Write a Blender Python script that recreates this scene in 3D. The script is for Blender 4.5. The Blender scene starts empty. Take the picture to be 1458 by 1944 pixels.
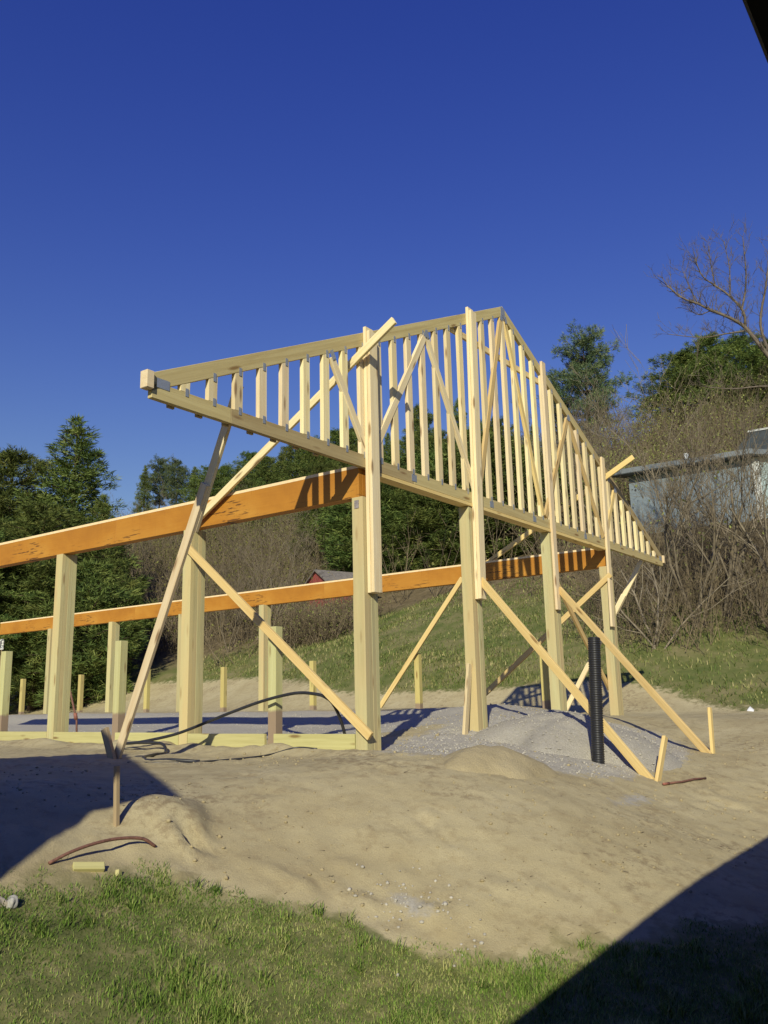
import bpy, bmesh, math, random
import numpy as np
from mathutils import Matrix, Vector

SC = bpy.context.scene
# ---------------------------------------------------------------- camera
YAW, PITCH, ROLL = 0.618032, 0.213303, -0.025079
CAM = Vector((-4.2708, -5.2104, 0.4940))
def cam_axes():
    f = Vector((math.cos(PITCH)*math.cos(YAW), math.cos(PITCH)*math.sin(YAW), math.sin(PITCH)))
    r = Vector((math.sin(YAW), -math.cos(YAW), 0)); u = r.cross(f)
    c, s = math.cos(ROLL), math.sin(ROLL)
    return f, c*r + s*u, -s*r + c*u
_f, _r, _u = cam_axes()
cd = bpy.data.cameras.new('camera'); cam = bpy.data.objects.new('camera', cd)
SC.collection.objects.link(cam)
cam.matrix_world = Matrix(((_r.x, _u.x, -_f.x, CAM.x), (_r.y, _u.y, -_f.y, CAM.y), (_r.z, _u.z, -_f.z, CAM.z), (0, 0, 0, 1)))
cd.sensor_fit = 'HORIZONTAL'; cd.sensor_width = 36.0; cd.lens = 36.0*1642/1458
cd.clip_start = .05; cd.clip_end = 2000
SC.camera = cam
SC.render.resolution_x = 768; SC.render.resolution_y = 1024

# ---------------------------------------------------------------- sky and sun
SUN_DIR = Vector((1, .52, -.58)).normalized()          # the way the light travels
elev = math.asin(-SUN_DIR.z); azim = math.atan2(-SUN_DIR.x, -SUN_DIR.y)
world = bpy.data.worlds.new('World'); SC.world = world; world.use_nodes = True
wn = world.node_tree; wn.nodes.clear()
sky = wn.nodes.new('ShaderNodeTexSky'); sky.sky_type = 'NISHITA'; sky.sun_disc = False
sky.sun_elevation = elev; sky.sun_rotation = azim % (2*math.pi)
sky.altitude = 300; sky.air_density = 2.0; sky.dust_density = 0.0; sky.ozone_density = 7.0
hs = wn.nodes.new('ShaderNodeHueSaturation'); hs.inputs['Saturation'].default_value = 1.25; hs.inputs['Hue'].default_value = .544
bg = wn.nodes.new('ShaderNodeBackground'); bg.inputs['Strength'].default_value = 0.090
wo = wn.nodes.new('ShaderNodeOutputWorld')
wn.links.new(sky.outputs[0], hs.inputs['Color']); wn.links.new(hs.outputs[0], bg.inputs['Color']); wn.links.new(bg.outputs[0], wo.inputs['Surface'])
sd = bpy.data.lights.new('sun', 'SUN'); sun = bpy.data.objects.new('sun', sd); SC.collection.objects.link(sun)
sd.energy = 4.6; sd.angle = math.radians(.5); sd.color = (1.0, .945, .73)
sun.rotation_euler = SUN_DIR.to_track_quat('-Z', 'Y').to_euler(); sun.location = (-20, -10, 15)
SC.view_settings.view_transform = 'Standard'; SC.view_settings.look = 'None'
SC.view_settings.gamma = 1.0; SC.view_settings.exposure = 0.04; SC.view_settings.use_curve_mapping = False
SC.render.engine = 'CYCLES'

# ---------------------------------------------------------------- helpers
R = random.Random(7); NP = np.random.default_rng(11)
COL = SC.collection

def link(o):
    COL.objects.link(o); return o
def tag(o, label=None, cat=None, group=None, kind=None):
    if label: o['label'] = label
    if cat: o['category'] = cat
    if group: o['group'] = group
    if kind: o['kind'] = kind
    return o
def empty(name, loc, label, cat, group=None):
    e = link(bpy.data.objects.new(name, None)); e.location = loc; e.empty_display_size = .1
    return tag(e, label, cat, group)
def put(o, M, parent=None):
    """give o the world matrix M, below a parent that is only moved, never turned"""
    if parent is not None:
        o.parent = parent
        q = Vector((0, 0, 0)); p = parent
        base = Matrix.Identity(4); chain = []
        while p is not None: chain.append(p); p = p.parent
        for p in reversed(chain): base = base @ p.matrix_basis
        o.matrix_basis = base.inverted() @ M
    else:
        o.matrix_basis = M
    return o
def np_mesh(name, verts, tris, mats=(), smooth=False, attrs=None, quads=None):
    me = bpy.data.meshes.new(name)
    verts = np.asarray(verts, np.float32)
    f = np.asarray(tris, np.int32) if quads is None else np.asarray(quads, np.int32)
    k = f.shape[1]
    me.vertices.add(len(verts)); me.vertices.foreach_set('co', verts.ravel())
    me.loops.add(f.size); me.loops.foreach_set('vertex_index', f.ravel())
    me.polygons.add(len(f)); me.polygons.foreach_set('loop_start', np.arange(len(f), dtype=np.int32)*k)
    me.polygons.foreach_set('loop_total', np.full(len(f), k, np.int32))
    if smooth: me.polygons.foreach_set('use_smooth', np.ones(len(f), bool))
    for m in mats: me.materials.append(m)
    me.update(calc_edges=True)
    for an, arr in (attrs or {}).items():
        a = me.attributes.new(an, 'FLOAT', 'POINT'); a.data.foreach_set('value', np.asarray(arr, np.float32))
    me.validate()
    return me
def box_mesh(name, lx, ly, lz, mat, bev=.003, x0=0.0, skew=(0, 0)):
    """box from x0 to x0+lx along x, centred in y and z; skew leans the two ends (dx per y)"""
    bm = bmesh.new(); bmesh.ops.create_cube(bm, size=1)
    for v in bm.verts:
        end = 1 if v.co.x > 0 else 0
        v.co = Vector(((v.co.x+.5)*lx + x0, v.co.y*ly, v.co.z*lz)); v.co.x += skew[end]*v.co.y
    if bev: bmesh.ops.bevel(bm, geom=list(bm.edges), offset=min(bev, .2*min(lx, ly, lz)), segments=1, affect='EDGES', profile=.5)
    me = bpy.data.meshes.new(name); bm.to_mesh(me); bm.free(); me.materials.append(mat)
    return me
def frame_matrix(p0, p1, wdir):
    p0 = Vector(p0); p1 = Vector(p1); x = (p1-p0).normalized()
    w = Vector(wdir); y = (w - x*w.dot(x)).normalized(); z = x.cross(y)
    return Matrix(((x.x, y.x, z.x, p0.x), (x.y, y.y, z.y, p0.y), (x.z, y.z, z.z, p0.z), (0, 0, 0, 1))), (p1-p0).length
def board(name, p0, p1, w, t, wdir, mat, parent=None, skew=(0, 0), bev=.003):
    M, L = frame_matrix(p0, p1, wdir)
    o = link(bpy.data.objects.new(name, box_mesh(name, L, w, t, mat, bev, 0, skew)))
    return put(o, M, parent)
def abox(name, lo, hi, mat, parent=None, bev=.003, axis='Z'):
    """axis-aligned box whose grain runs along axis"""
    lo = Vector(lo); hi = Vector(hi); c = (lo+hi)/2
    if axis == 'Z': return board(name, (c.x, c.y, lo.z), (c.x, c.y, hi.z), hi.x-lo.x, hi.y-lo.y, (1, 0, 0), mat, parent, bev=bev)
    if axis == 'X': return board(name, (lo.x, c.y, c.z), (hi.x, c.y, c.z), hi.y-lo.y, hi.z-lo.z, (0, 1, 0), mat, parent, bev=bev)
    return board(name, (c.x, lo.y, c.z), (c.x, hi.y, c.z), hi.x-lo.x, hi.z-lo.z, (1, 0, 0), mat, parent, bev=bev)
def tube_arrays(pts, rad, n=8, cap=True):
    pts = [Vector(p) for p in pts]; m = len(pts)
    rads = rad if hasattr(rad, '__len__') else [rad]*m
    V = []; F = []; prev = None
    for i, p in enumerate(pts):
        t = (pts[min(i+1, m-1)] - pts[max(i-1, 0)]).normalized()
        if prev is None: a = t.orthogonal().normalized()
        else: a = (prev - t*prev.dot(t)).normalized()
        prev = a; b = t.cross(a)
        for k in range(n):
            an = 2*math.pi*k/n; V.append(p + (a*math.cos(an)+b*math.sin(an))*rads[i])
    for i in range(m-1):
        for k in range(n):
            A = i*n+k; B = i*n+(k+1) % n; F += [(A, B, B+n), (A, B+n, A+n)]
    if cap:
        for i, s in ((0, 1), (m-1, -1)):
            V.append(pts[i]); c = len(V)-1
            for k in range(n):
                A = i*n+k; B = i*n+(k+1) % n; F.append((c, B, A) if s > 0 else (c, A, B))
    return V, F
def tube(name, pts, rad, mat, parent=None, n=8):
    V, F = tube_arrays(pts, rad, n)
    me = np_mesh(name, [tuple(v) for v in V], F, [mat], smooth=True)
    o = link(bpy.data.objects.new(name, me))
    return put(o, Matrix.Identity(4), parent)
def spline(pts, n=8):
    P = [Vector(p) for p in pts]; P = [2*P[0]-P[1]] + P + [2*P[-1]-P[-2]]; out = []
    for i in range(1, len(P)-2):
        for k in range(n):
            t = k/n; a, b, c, d = P[i-1], P[i], P[i+1], P[i+2]
            out.append(.5*((2*b)+(c-a)*t+(2*a-5*b+4*c-d)*t*t+(3*b-a-3*c+d)*t**3))
    return out + [P[-2]]
def vnoise(X, Y, s, seed=0):
    X = np.asarray(X, float)*s; Y = np.asarray(Y, float)*s
    xi = np.floor(X).astype(np.int64); yi = np.floor(Y).astype(np.int64); fx = X-xi; fy = Y-yi
    fx = fx*fx*(3-2*fx); fy = fy*fy*(3-2*fy)
    def h(a, b):
        n = (a*374761393 + b*668265263 + seed*974634777) & 0xffffffff
        n = ((n ^ (n >> 13))*1274126177) & 0xffffffff
        return ((n ^ (n >> 16)) & 0xffff)/65535.0
    return (h(xi, yi)*(1-fx)+h(xi+1, yi)*fx)*(1-fy)+(h(xi, yi+1)*(1-fx)+h(xi+1, yi+1)*fx)*fy - .5

# ---------------------------------------------------------------- materials
class N:
    """thin wrapper for a node tree"""
    def __init__(s, name, rough=.8, spec=.3):
        s.m = bpy.data.materials.new(name); s.m.use_nodes = True; s.t = s.m.node_tree
        s.b = s.t.nodes['Principled BSDF']; s.b.inputs['Roughness'].default_value = rough
        s.b.inputs['Specular IOR Level'].default_value = spec
    def n(s, kind, **kw):
        nd = s.t.nodes.new('ShaderNode'+kind)
        for k, v in kw.items(): setattr(nd, k, v)
        return nd
    def l(s, a, b): s.t.links.new(a, b)
    def coord(s, which='Object', scale=(1, 1, 1), loc=None):
        c = s.n('TexCoord'); mp = s.n('Mapping'); mp.inputs['Scale'].default_value = scale
        s.l(c.outputs[which], mp.inputs['Vector'])
        return mp
    def noise(s, vec, scale, detail=4, rough=.6, dist=0):
        n = s.n('TexNoise'); n.inputs['Scale'].default_value = scale; n.inputs['Detail'].default_value = detail
        n.inputs['Roughness'].default_value = rough; n.inputs['Distortion'].default_value = dist
        if vec is not None: s.l(vec, n.inputs['Vector'])
        return n.outputs['Fac']
    def ramp(s, fac, stops):
        r = s.n('ValToRGB'); e = r.color_ramp.elements
        while len(e) < len(stops): e.new(.5)
        for el, (p, c) in zip(e, stops):
            el.position = p; el.color = (*c, 1) if len(c) == 3 else c
        s.l(fac, r.inputs['Fac']); return r.outputs['Color']
    def mix(s, fac, a, b, mode='MIX'):
        m = s.n('MixRGB', blend_type=mode)
        for i, v in (('Fac', fac), ('Color1', a), ('Color2', b)):
            if isinstance(v, (int, float)): m.inputs[i].default_value = v
            elif isinstance(v, tuple): m.inputs[i].default_value = (*v, 1)
            else: s.l(v, m.inputs[i])
        return m.outputs['Color']
    def math(s, op, a, b=None, c=None, clamp=False):
        m = s.n('Math', operation=op, use_clamp=clamp)
        for i, v in enumerate((a, b, c)):
            if v is None: continue
            if isinstance(v, (int, float)): m.inputs[i].default_value = v
            else: s.l(v, m.inputs[i])
        return m.outputs[0]
    def bump(s, h, strength=.3, dist=.01):
        b = s.n('Bump'); b.inputs['Strength'].default_value = strength; b.inputs['Distance'].default_value = dist
        s.l(h, b.inputs['Height']); s.l(b.outputs[0], s.b.inputs['Normal'])
    def color(s, c):
        if isinstance(c, tuple): s.b.inputs['Base Color'].default_value = (*c, 1)
        else: s.l(c, s.b.inputs['Base Color'])

def wood(name, c1, c2, knot=(.16, .07, .02), vary=.17, knots=True, rough=.75, dirt=None, tint=None):
    """sawn timber: the grain runs along the local x of every board"""
    w = N(name, rough, .25)
    oi = w.n('ObjectInfo'); off = w.n('VectorMath', operation='SCALE'); 
    cb = w.n('CombineXYZ'); 
    for i in range(3): w.l(w.math('MULTIPLY', oi.outputs['Random'], (37.0, 91.0, 53.0)[i]), cb.inputs[i])
    tc = w.n('TexCoord'); ad = w.n('VectorMath', operation='ADD'); w.l(tc.outputs['Object'], ad.inputs[0]); w.l(cb.outputs[0], ad.inputs[1])
    def mp(sc):
        m = w.n('Mapping'); m.inputs['Scale'].default_value = sc; w.l(ad.outputs[0], m.inputs['Vector']); return m.outputs[0]
    g1 = w.noise(mp((1.1, 26, 26)), 1.0, 5, .65, .6)
    g2 = w.noise(mp((5, 160, 160)), 1.0, 2, .5)
    col = w.ramp(g1, [(.30, c2), (.62, c1)])
    col = w.mix(w.math('MULTIPLY', g2, .35), col, tuple(.72*x for x in c2))
    if knots:
        v = w.n('TexVoronoi'); v.inputs['Scale'].default_value = 1.0; w.l(mp((1.9, 9, 9)), v.inputs['Vector'])
        k = w.ramp(v.outputs['Distance'], [(.09, (1, 1, 1)), (.20, (0, 0, 0))])
        col = w.mix(w.math('MULTIPLY', k, .75), col, knot)
    if tint is not None:
        t = w.noise(mp((.5, 3, 3)), 1.0, 2)
        col = w.mix(w.ramp(t, [(.42, (0, 0, 0)), (.66, (1, 1, 1))]), col, tint)
    # every board has its own tone
    hv = w.n('HueSaturation'); w.l(col, hv.inputs['Color'])
    w.l(w.math('MULTIPLY_ADD', oi.outputs['Random'], vary*2, 1-vary), hv.inputs['Value'])
    w.l(w.math('MULTIPLY_ADD', oi.outputs['Random'], .014, .493), hv.inputs['Hue'])
    out = hv.outputs[0]
    if dirt is not None:                                   # soil dried on to the foot of the timber
        ge = w.n('NewGeometry'); sx = w.n('SeparateXYZ'); w.l(ge.outputs['Position'], sx.inputs[0])
        z = w.math('ADD', sx.outputs['Z'], w.math('MULTIPLY', w.noise(ge.outputs['Position'], 14, 3), .05))
        out = w.mix(w.ramp(w.math('SUBTRACT', z, dirt-.5), [(.495, (1, 1, 1)), (.53, (0, 0, 0))]), out, (.29, .215, .15))
    w.color(out); w.bump(w.math('ADD', g1, w.math('MULTIPLY', g2, .5)), .25, .002)
    return w.m

M_SPRUCE = wood('spruce_lumber', (.82, .70, .42), (.68, .53, .27))
M_SPRUCE_PALE = wood('spruce_lumber_pale', (.84, .71, .46), (.69, .53, .30), vary=.08)
M_PINE = wood('pine_lumber', (.75, .57, .26), (.61, .42, .16))
M_CHORD = wood('chord_lumber', (.54, .44, .22), (.41, .31, .14))
M_GREEN = wood('treated_post_lumber', (.54, .50, .27), (.43, .38, .19), vary=.10, tint=(.54, .42, .21))
M_GREEN2 = wood('treated_grade_lumber', (.55, .51, .24), (.44, .40, .17), vary=.07)
M_SHORT = wood('treated_short_post_near', (.54, .52, .27), (.44, .41, .19), vary=.06, dirt=.42)
M_SHORT_FAR = wood('treated_short_post_far', (.58, .49, .19), (.47, .38, .14), vary=.10, dirt=.42)
M_WEATHER = wood('weathered_lumber', (.46, .36, .22), (.34, .25, .14), knots=False)

def lvl_material():
    w = N('orange_laminated_veneer', .6, .3)
    mp = w.coord('Object', (1, 1, 1)); 
    def m2(sc):
        m = w.n('Mapping'); m.inputs['Scale'].default_value = sc; w.l(mp.outputs[0], m.inputs['Vector']); return m.outputs[0]
    big = w.noise(m2((.9, 2.2, 2)), 1.0, 4, .6, .4)
    fine = w.noise(m2((2.0, 90, 90)), 1.0, 3, .6)
    vert = w.noise(m2((60, 1.2, 1)), 1.0, 2, .5)
    c = w.ramp(big, [(.30, (.36, .145, .018)), (.52, (.48, .21, .026)), (.75, (.56, .28, .045))])
    c = w.mix(w.math('MULTIPLY', fine, .5), c, (.29, .115, .016))
    c = w.mix(w.ramp(vert, [(.60, (0, 0, 0)), (.78, (.45, .45, .45))]), c, (.26, .085, .012))
    # dark smudges and rows of ink stamps
    sm = w.noise(m2((3.0, 26, 3)), 1.0, 3, .7); rg = w.noise(m2((.8, 1.6, 1)), 1.0, 1, .5)
    c = w.mix(w.math('MULTIPLY', w.ramp(sm, [(.57, (0, 0, 0)), (.63, (1, 1, 1))]), w.ramp(rg, [(.52, (0, 0, 0)), (.60, (.85, .85, .85))])), c, (.07, .03, .012))
    # drips of glue down the face
    dr = w.noise(m2((7, .35, 1)), 1.0, 1, .4)
    c = w.mix(w.ramp(dr, [(.735, (0, 0, 0)), (.76, (.45, .45, .45))]), c, (.62, .50, .32))
    w.color(c); w.bump(fine, .15, .002)
    return w.m
M_LVL = lvl_material()
def plain(name, c, rough=.8, spec=.3, metal=0, noise=0, ns=20, which='Object', bump=0):
    w = N(name, rough, spec); w.b.inputs['Metallic'].default_value = metal
    if noise:
        n = w.noise(w.coord(which).outputs[0], ns, 5, .65)
        w.color(w.ramp(n, [(.3, tuple(x*(1-noise) for x in c)), (.7, tuple(min(1, x*(1+noise)) for x in c))]))
        if bump: w.bump(n, bump, .01)
    else: w.color(c)
    return w.m
M_LVLTOP = plain('pale_veneer_edge', (.80, .62, .36), noise=.12)
M_PLATE = plain('galvanised_plate', (.40, .42, .44), .5, .5, .6, .25, 120)
M_BLACKPIPE = plain('black_ribbed_plastic', (.018, .018, .02), .42, .5, 0, .3, 30)
M_HOSE = plain('black_poly_pipe', (.025, .025, .028), .35, .5, 0, .3, 20)
M_RUST = plain('rusty_steel', (.20, .10, .075), .8, .3, .2, .35, 60)
M_RED = plain('red_painted_steel', (.26, .10, .07), .6, .4, 0, .3, 40)
M_STAMP = plain('grey_paper_tag', (.25, .22, .22), .8, .2, 0, .6, 90)
M_WHITE = plain('white_paint', (.80, .80, .80), .6, .3, 0, .05, 8)
M_BLACKINK = plain('black_ink', (.02, .02, .025), .7)

# ---------------------------------------------------------------- terrain
CTRL = np.array([(-1.68,-0.99,-0.38),(-2.06,-1.67,-0.75),(-0.77,-2.65,-0.95),(0.58,-3.98,-1.1),(-1.2,-0.99,-0.36),(-0.53,-1.34,-0.55),(-0.15,-1.88,-0.65),(-0.13,-2.64,-0.85),(0.7,-3.28,-0.85),(2.0,-3.71,-0.8),(-0.22,-0.57,-0.16),(1.25,1.94,0),(0.1,-1.07,-0.4),(2.53,-0.11,-0.02),(0.84,-1.38,-0.2),(0.99,-2.13,-0.45),(2.71,-2.58,-0.5),(5.68,-2.96,-0.42),(4.77,-2.06,-0.36),(6.99,-2.01,-0.25),(4.23,-1.69,-0.15),(2.83,6.34,0.03),(3.27,3.16,0),(4.14,7.32,0.05),(0.63,-0.57,-0.14),(4.61,-0.14,0.05),(6.77,-0.17,0.2),(9.4,0.03,0.15),(9.4,2.6,0.25),(9.4,5.2,0.25),(9.4,7.8,0.25),(9.4,13,0.3),(9.4,18,0.3),(6,3,0.12),(6,8,0.15),(2.7,8,0.08),(-4.3,-5.2,-1.1),(-7,-1,-0.9),(-9,-6,-1.1),(0,-7,-1.1),(4,-7,-1.0),(-4,2,-0.5),(-3,6,-0.1),(0,6,0.0),(13,-6,0.05),(11,-3,.06),(12.5,0,.06),(12.5,5,.07),(12.5,10,.08)])

def sst(a, b, x):
    t = np.clip((np.asarray(x, float) - a) / (b - a), 0, 1)
    return t * t * (3 - 2 * t)

def base_z(X, Y):
    X = np.asarray(X, float); Y = np.asarray(Y, float)
    z = -1.0 * sst(-.2, 3.4, -Y - .30 * X) * (1 - sst(6, 12, X))
    z = z + .25 * sst(2.5, 9.5, X)
    d = np.maximum(0, X - 13.3 - .04 * np.abs(Y - 4) - 1.5 * sst(10, 20, Y))
    z = z + 25 * (1 - np.exp(-(d * d / (d + 1.6)) / 50)) - .17 * sst(9.5, 11.2, X) * (1 - sst(13.5, 15.5, X))
    e = np.maximum(0, Y - 26)
    return z + 9 * (1 - np.exp(-(e * e / (e + 8)) / 40)) * sst(-5, 25, X)

SG = 1.6
_D = ((CTRL[:, None, :2] - CTRL[None, :, :2]) ** 2).sum(-1)
RBW = np.linalg.solve(np.exp(-_D / (2 * SG * SG)) + .06 * np.eye(len(CTRL)), CTRL[:, 2] - base_z(CTRL[:, 0], CTRL[:, 1]))

def smooth_z(X, Y):
    X = np.asarray(X, float); Y = np.asarray(Y, float)
    z = base_z(X, Y)
    for (cx, cy, _), w in zip(CTRL, RBW):
        z = z + w * np.exp(-((X - cx) ** 2 + (Y - cy) ** 2) / (2 * SG * SG))
    return z

EDGE = np.array([(-9,-.3),(-3,-.75),(-1.66,-.93),(-1.2,-.94),(-.92,-1.03),(-.77,-1.22),(-.58,-1.42),(-.32,-1.72),(-.2,-1.95),(-.13,-2.45),(.13,-2.86),(.51,-3.02),(.82,-3.24),(1.29,-3.5),(2,-4.2),(4,-6),(9,-9),(200,-60)])
def grass_sd(X, Y):                     # > 0 on the lawn by the camera
    return np.interp(X, EDGE[:, 0], EDGE[:, 1]) - Y
_rp = random.Random(31)
PRINTS = [(_rp.uniform(-.4, 6.5), _rp.uniform(-2.7, .1), _rp.uniform(0, 3.14), _rp.uniform(.006, .013)) for _ in range(26)]
def ground_z(X, Y):
    X = np.asarray(X, float); Y = np.asarray(Y, float)
    z = smooth_z(X, Y)
    near = (1-sst(12, 16, X))*(1-sst(20, 30, Y))
    g = sst(-.05, .35, grass_sd(X, Y))
    sand = near*(1-g)
    z = z + sand*(.010*vnoise(X, Y, .9, 3) + .007*vnoise(X, Y, 2.3, 4) + .010*vnoise(X, Y, 6, 5)*(1+2*vnoise(X, Y, .7, 16)) + .030*vnoise(X, Y, 10, 6)*sst(-.05, .3, vnoise(X, Y, 1.1, 19)) + .012*vnoise(X, Y, 11, 6) + .012*vnoise(X, Y, 19, 17))
    z = z + near*g*(.05*vnoise(X, Y, 1.5, 8) + .03*vnoise(X, Y, 5, 9))
    # the heap of dug soil by the short stake, cut off on its right side
    r = np.hypot((X+.36)*1.0, (Y+.66)*1.0)
    heap = .13*np.exp(-(r/.30)**2)
    cut = sst(-.02, .06, (X+.22)*.8-(Y+.85)*.6 + .05*vnoise(X, Y, 9, 21))*(1-sst(.45, .75, r))
    z = z + heap*(1-.8*cut)
    z = z - .11*np.exp(-(((X+.41)/.055)**2+((Y+.95)/.10)**2)) + .035*np.exp(-(((X+.50)/.06)**2+((Y+.93)/.12)**2))
    z = z + sst(.4, 1.4, Y)*(1-sst(18, 22, Y))*(.085*sst(7.0, 7.8, X)*(1-sst(8.6, 9.4, X)) - .05*sst(3.6, 4.6, X)*(1-sst(6.6, 7.4, X)))*(1+.5*vnoise(X, Y, 1.4, 44))
    z = z + .085*np.exp(-((X-3.75)/.38)**2)*sst(.3, 1.0, Y)*np.clip(.45+1.3*vnoise(X, Y, 1.2, 72)+.5*vnoise(X, Y, 4, 73), 0, 2)
    # churned edge along the sill boards and a low bank down to the lawn
    z = z + .080*np.exp(-((X-2.48)/.20)**2)*sst(-.6, .2, Y)*(1+1.3*vnoise(X, Y, 4, 12))
    bank = np.exp(-((grass_sd(X, Y)+.55)/.22)**2)*sst(-1.2, -.2, X)*(1-sst(.4, 1.3, X))
    z = z + .032*bank*(.3+2.0*vnoise(X, Y, 6, 13)+1.2*vnoise(X, Y, 14, 18))
    for fx, fy, fa, fd in PRINTS:
        c_, s_ = math.cos(fa), math.sin(fa); u = ((X-fx)*c_+(Y-fy)*s_)/.12; v = (-(X-fx)*s_+(Y-fy)*c_)/.055
        q = u*u+v*v; z = z + fd*(np.exp(-(np.sqrt(q)-1.35)**2*6)*.35-np.exp(-q*q))
    far = sst(14, 19, X)
    z = z + far*(.5*vnoise(X, Y, .25, 14) + .15*vnoise(X, Y, 1, 15))
    return z
def gz(x, y): return float(ground_z(np.array([x]), np.array([y]))[0])

def axis_pts(lo, a, b, hi, step):
    mid = list(np.arange(a, b+step/2, step)); s = step; p = b; up = []
    while p < hi: s = min(s*1.10, 4.0); p += s; up.append(p)
    s = step; p = a; dn = []
    while p > lo: s = min(s*1.14, 6.0); p -= s; dn.append(p)
    return np.array(dn[::-1]+mid+up)
def TOE(x, y): return 14.9+.04*np.abs(y-4)+1.1*vnoise(x, y, .35, 31)+3.0*sst(9, 18, y)-1.0*sst(1, -1, y)
def LIT(x, y): return 21.5+2.0*sst(3, 9, y)-2.2*sst(2, -3, y)-2.5*sst(13, 18, y)
GX = axis_pts(-90, -2.4, 5.6, 190, .05); GY = axis_pts(-90, -4.2, 2.8, 190, .05)
XX, YY = np.meshgrid(GX, GY, indexing='ij'); ZZ = ground_z(XX, YY)
nx, ny = XX.shape
idx = np.arange(nx*ny).reshape(nx, ny)
quads = np.stack([idx[:-1, :-1], idx[1:, :-1], idx[1:, 1:], idx[:-1, 1:]], -1).reshape(-1, 4)
x_, y_ = XX.ravel(), YY.ravel()
a_lawn = np.clip(.42+grass_sd(x_, y_)/.7+.25*vnoise(x_, y_, 3.5, 62), 0, 1)
toe = TOE(x_, y_)
a_hill = np.clip(.5+(x_-toe)/1.2, 0, 1)
litter = np.clip(.5+(x_-LIT(x_, y_)+3*vnoise(x_, y_, .3, 33))/4, 0, 1)
gin = np.minimum(np.minimum((x_-4.9+1.2*vnoise(x_, y_, 1.1, 71))/.8, (8.2-x_)/.8), (y_+.1)/.6)
gpile = 1.0-np.hypot((x_-5.1)/2.7, (y_+.75)/1.35)
gp2 = .12-np.hypot((x_-.15)/.4, (y_+2.2)/.8)
gp3 = .5-np.hypot((x_-3.4)/.9, (y_+2.35)/.22)
a_grav = np.clip(.5+np.maximum(np.maximum(gin, gpile*2.2), np.maximum(gp2, gp3*.5-.1)), 0, 1)

def ground_material():
    w = N('ground_soil', .95, .1)
    ge = w.n('NewGeometry'); P = ge.outputs['Position']
    def at(n):
        a = w.n('Attribute'); a.attribute_name = n; return a.outputs['Fac']
    nb = w.noise(P, 1.3, 5, .6); nm = w.noise(P, 7, 5, .65); nf = w.noise(P, 75, 5, .75); nff = w.noise(P, 230, 2, .6)
    sand = w.ramp(nb, [(.32, (.41, .345, .195)), (.50, (.475, .41, .24)), (.70, (.525, .46, .28))])
    sand = w.mix(w.ramp(nm, [(.50, (0, 0, 0)), (.68, (.70, .70, .70))]), sand, (.34, .275, .155))
    sand = w.mix(w.math('MULTIPLY', nf, .32), sand, (.30, .225, .13))
    sand = w.mix(w.ramp(nff, [(.62, (0, 0, 0)), (.72, (.5, .5, .5))]), sand, (.20, .14, .08))
    st_ = w.math('MULTIPLY', w.ramp(w.noise(P, .75, 3, .6), [(.50, (0, 0, 0)), (.66, (1, 1, 1))]), w.ramp(w.noise(P, 14, 5, .75), [(.47, (0, 0, 0)), (.60, (.85, .85, .85))]))
    sand = w.mix(st_, sand, (.235, .18, .105))
    sand = w.mix(w.ramp(w.noise(P, 95, 3, .7), [(.60, (0, 0, 0)), (.70, (.6, .6, .6))]), sand, (.25, .185, .10))
    vo = w.n('TexVoronoi'); vo.inputs['Scale'].default_value = 75; w.l(P, vo.inputs['Vector'])
    grav = w.ramp(vo.outputs['Color'], [(.15, (.37, .345, .285)), (.5, (.42, .395, .33)), (.9, (.49, .46, .39))])
    grav = w.mix(w.math('MULTIPLY', nm, .5), grav, (.36, .32, .25))
    soil = w.ramp(nm, [(.32, (.10, .12, .04)), (.52, (.165, .17, .065)), (.72, (.31, .26, .14))])
    hillg = w.ramp(w.noise(P, .9, 6, .7), [(.32, (.09, .12, .035)), (.46, (.15, .165, .055)), (.58, (.23, .205, .095)), (.72, (.30, .25, .14))])
    hillg = w.mix(w.math('MULTIPLY', nf, .5), hillg, (.07, .085, .025))
    lit = w.ramp(w.noise(P, 2.2, 6, .75), [(.32, (.085, .07, .035)), (.52, (.16, .125, .07)), (.72, (.24, .19, .115))])
    def sel(attr, n, amp, w0=.06):
        return w.ramp(w.math('ADD', at(attr), w.math('MULTIPLY', w.math('SUBTRACT', n, .5), amp)), [(.5-w0, (0, 0, 0)), (.5+w0, (1, 1, 1))])
    c = w.mix(sel('gravel', nm, .9, .10), sand, grav)
    c = w.mix(sel('lawn', nm, 1.3, .22), c, soil)
    hg = w.mix(sel('litter', nm, .9, .2), hillg, lit)
    c = w.mix(sel('hill', nm, .7, .08), c, hg)
    w.color(c)
    h = w.math('ADD', w.math('MULTIPLY', nm, .5), w.math('ADD', w.math('MULTIPLY', nf, .35), w.math('MULTIPLY', nff, .12)))
    w.bump(h, .75, .022)
    return w.m
M_GROUND = ground_material()
gme = np_mesh('ground', np.stack([x_, y_, ZZ.ravel()], -1), None, [M_GROUND], True, dict(lawn=a_lawn, hill=a_hill, litter=litter, gravel=a_grav), quads=quads)
ground = link(bpy.data.objects.new('ground', gme)); tag(ground, kind='structure')

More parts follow.
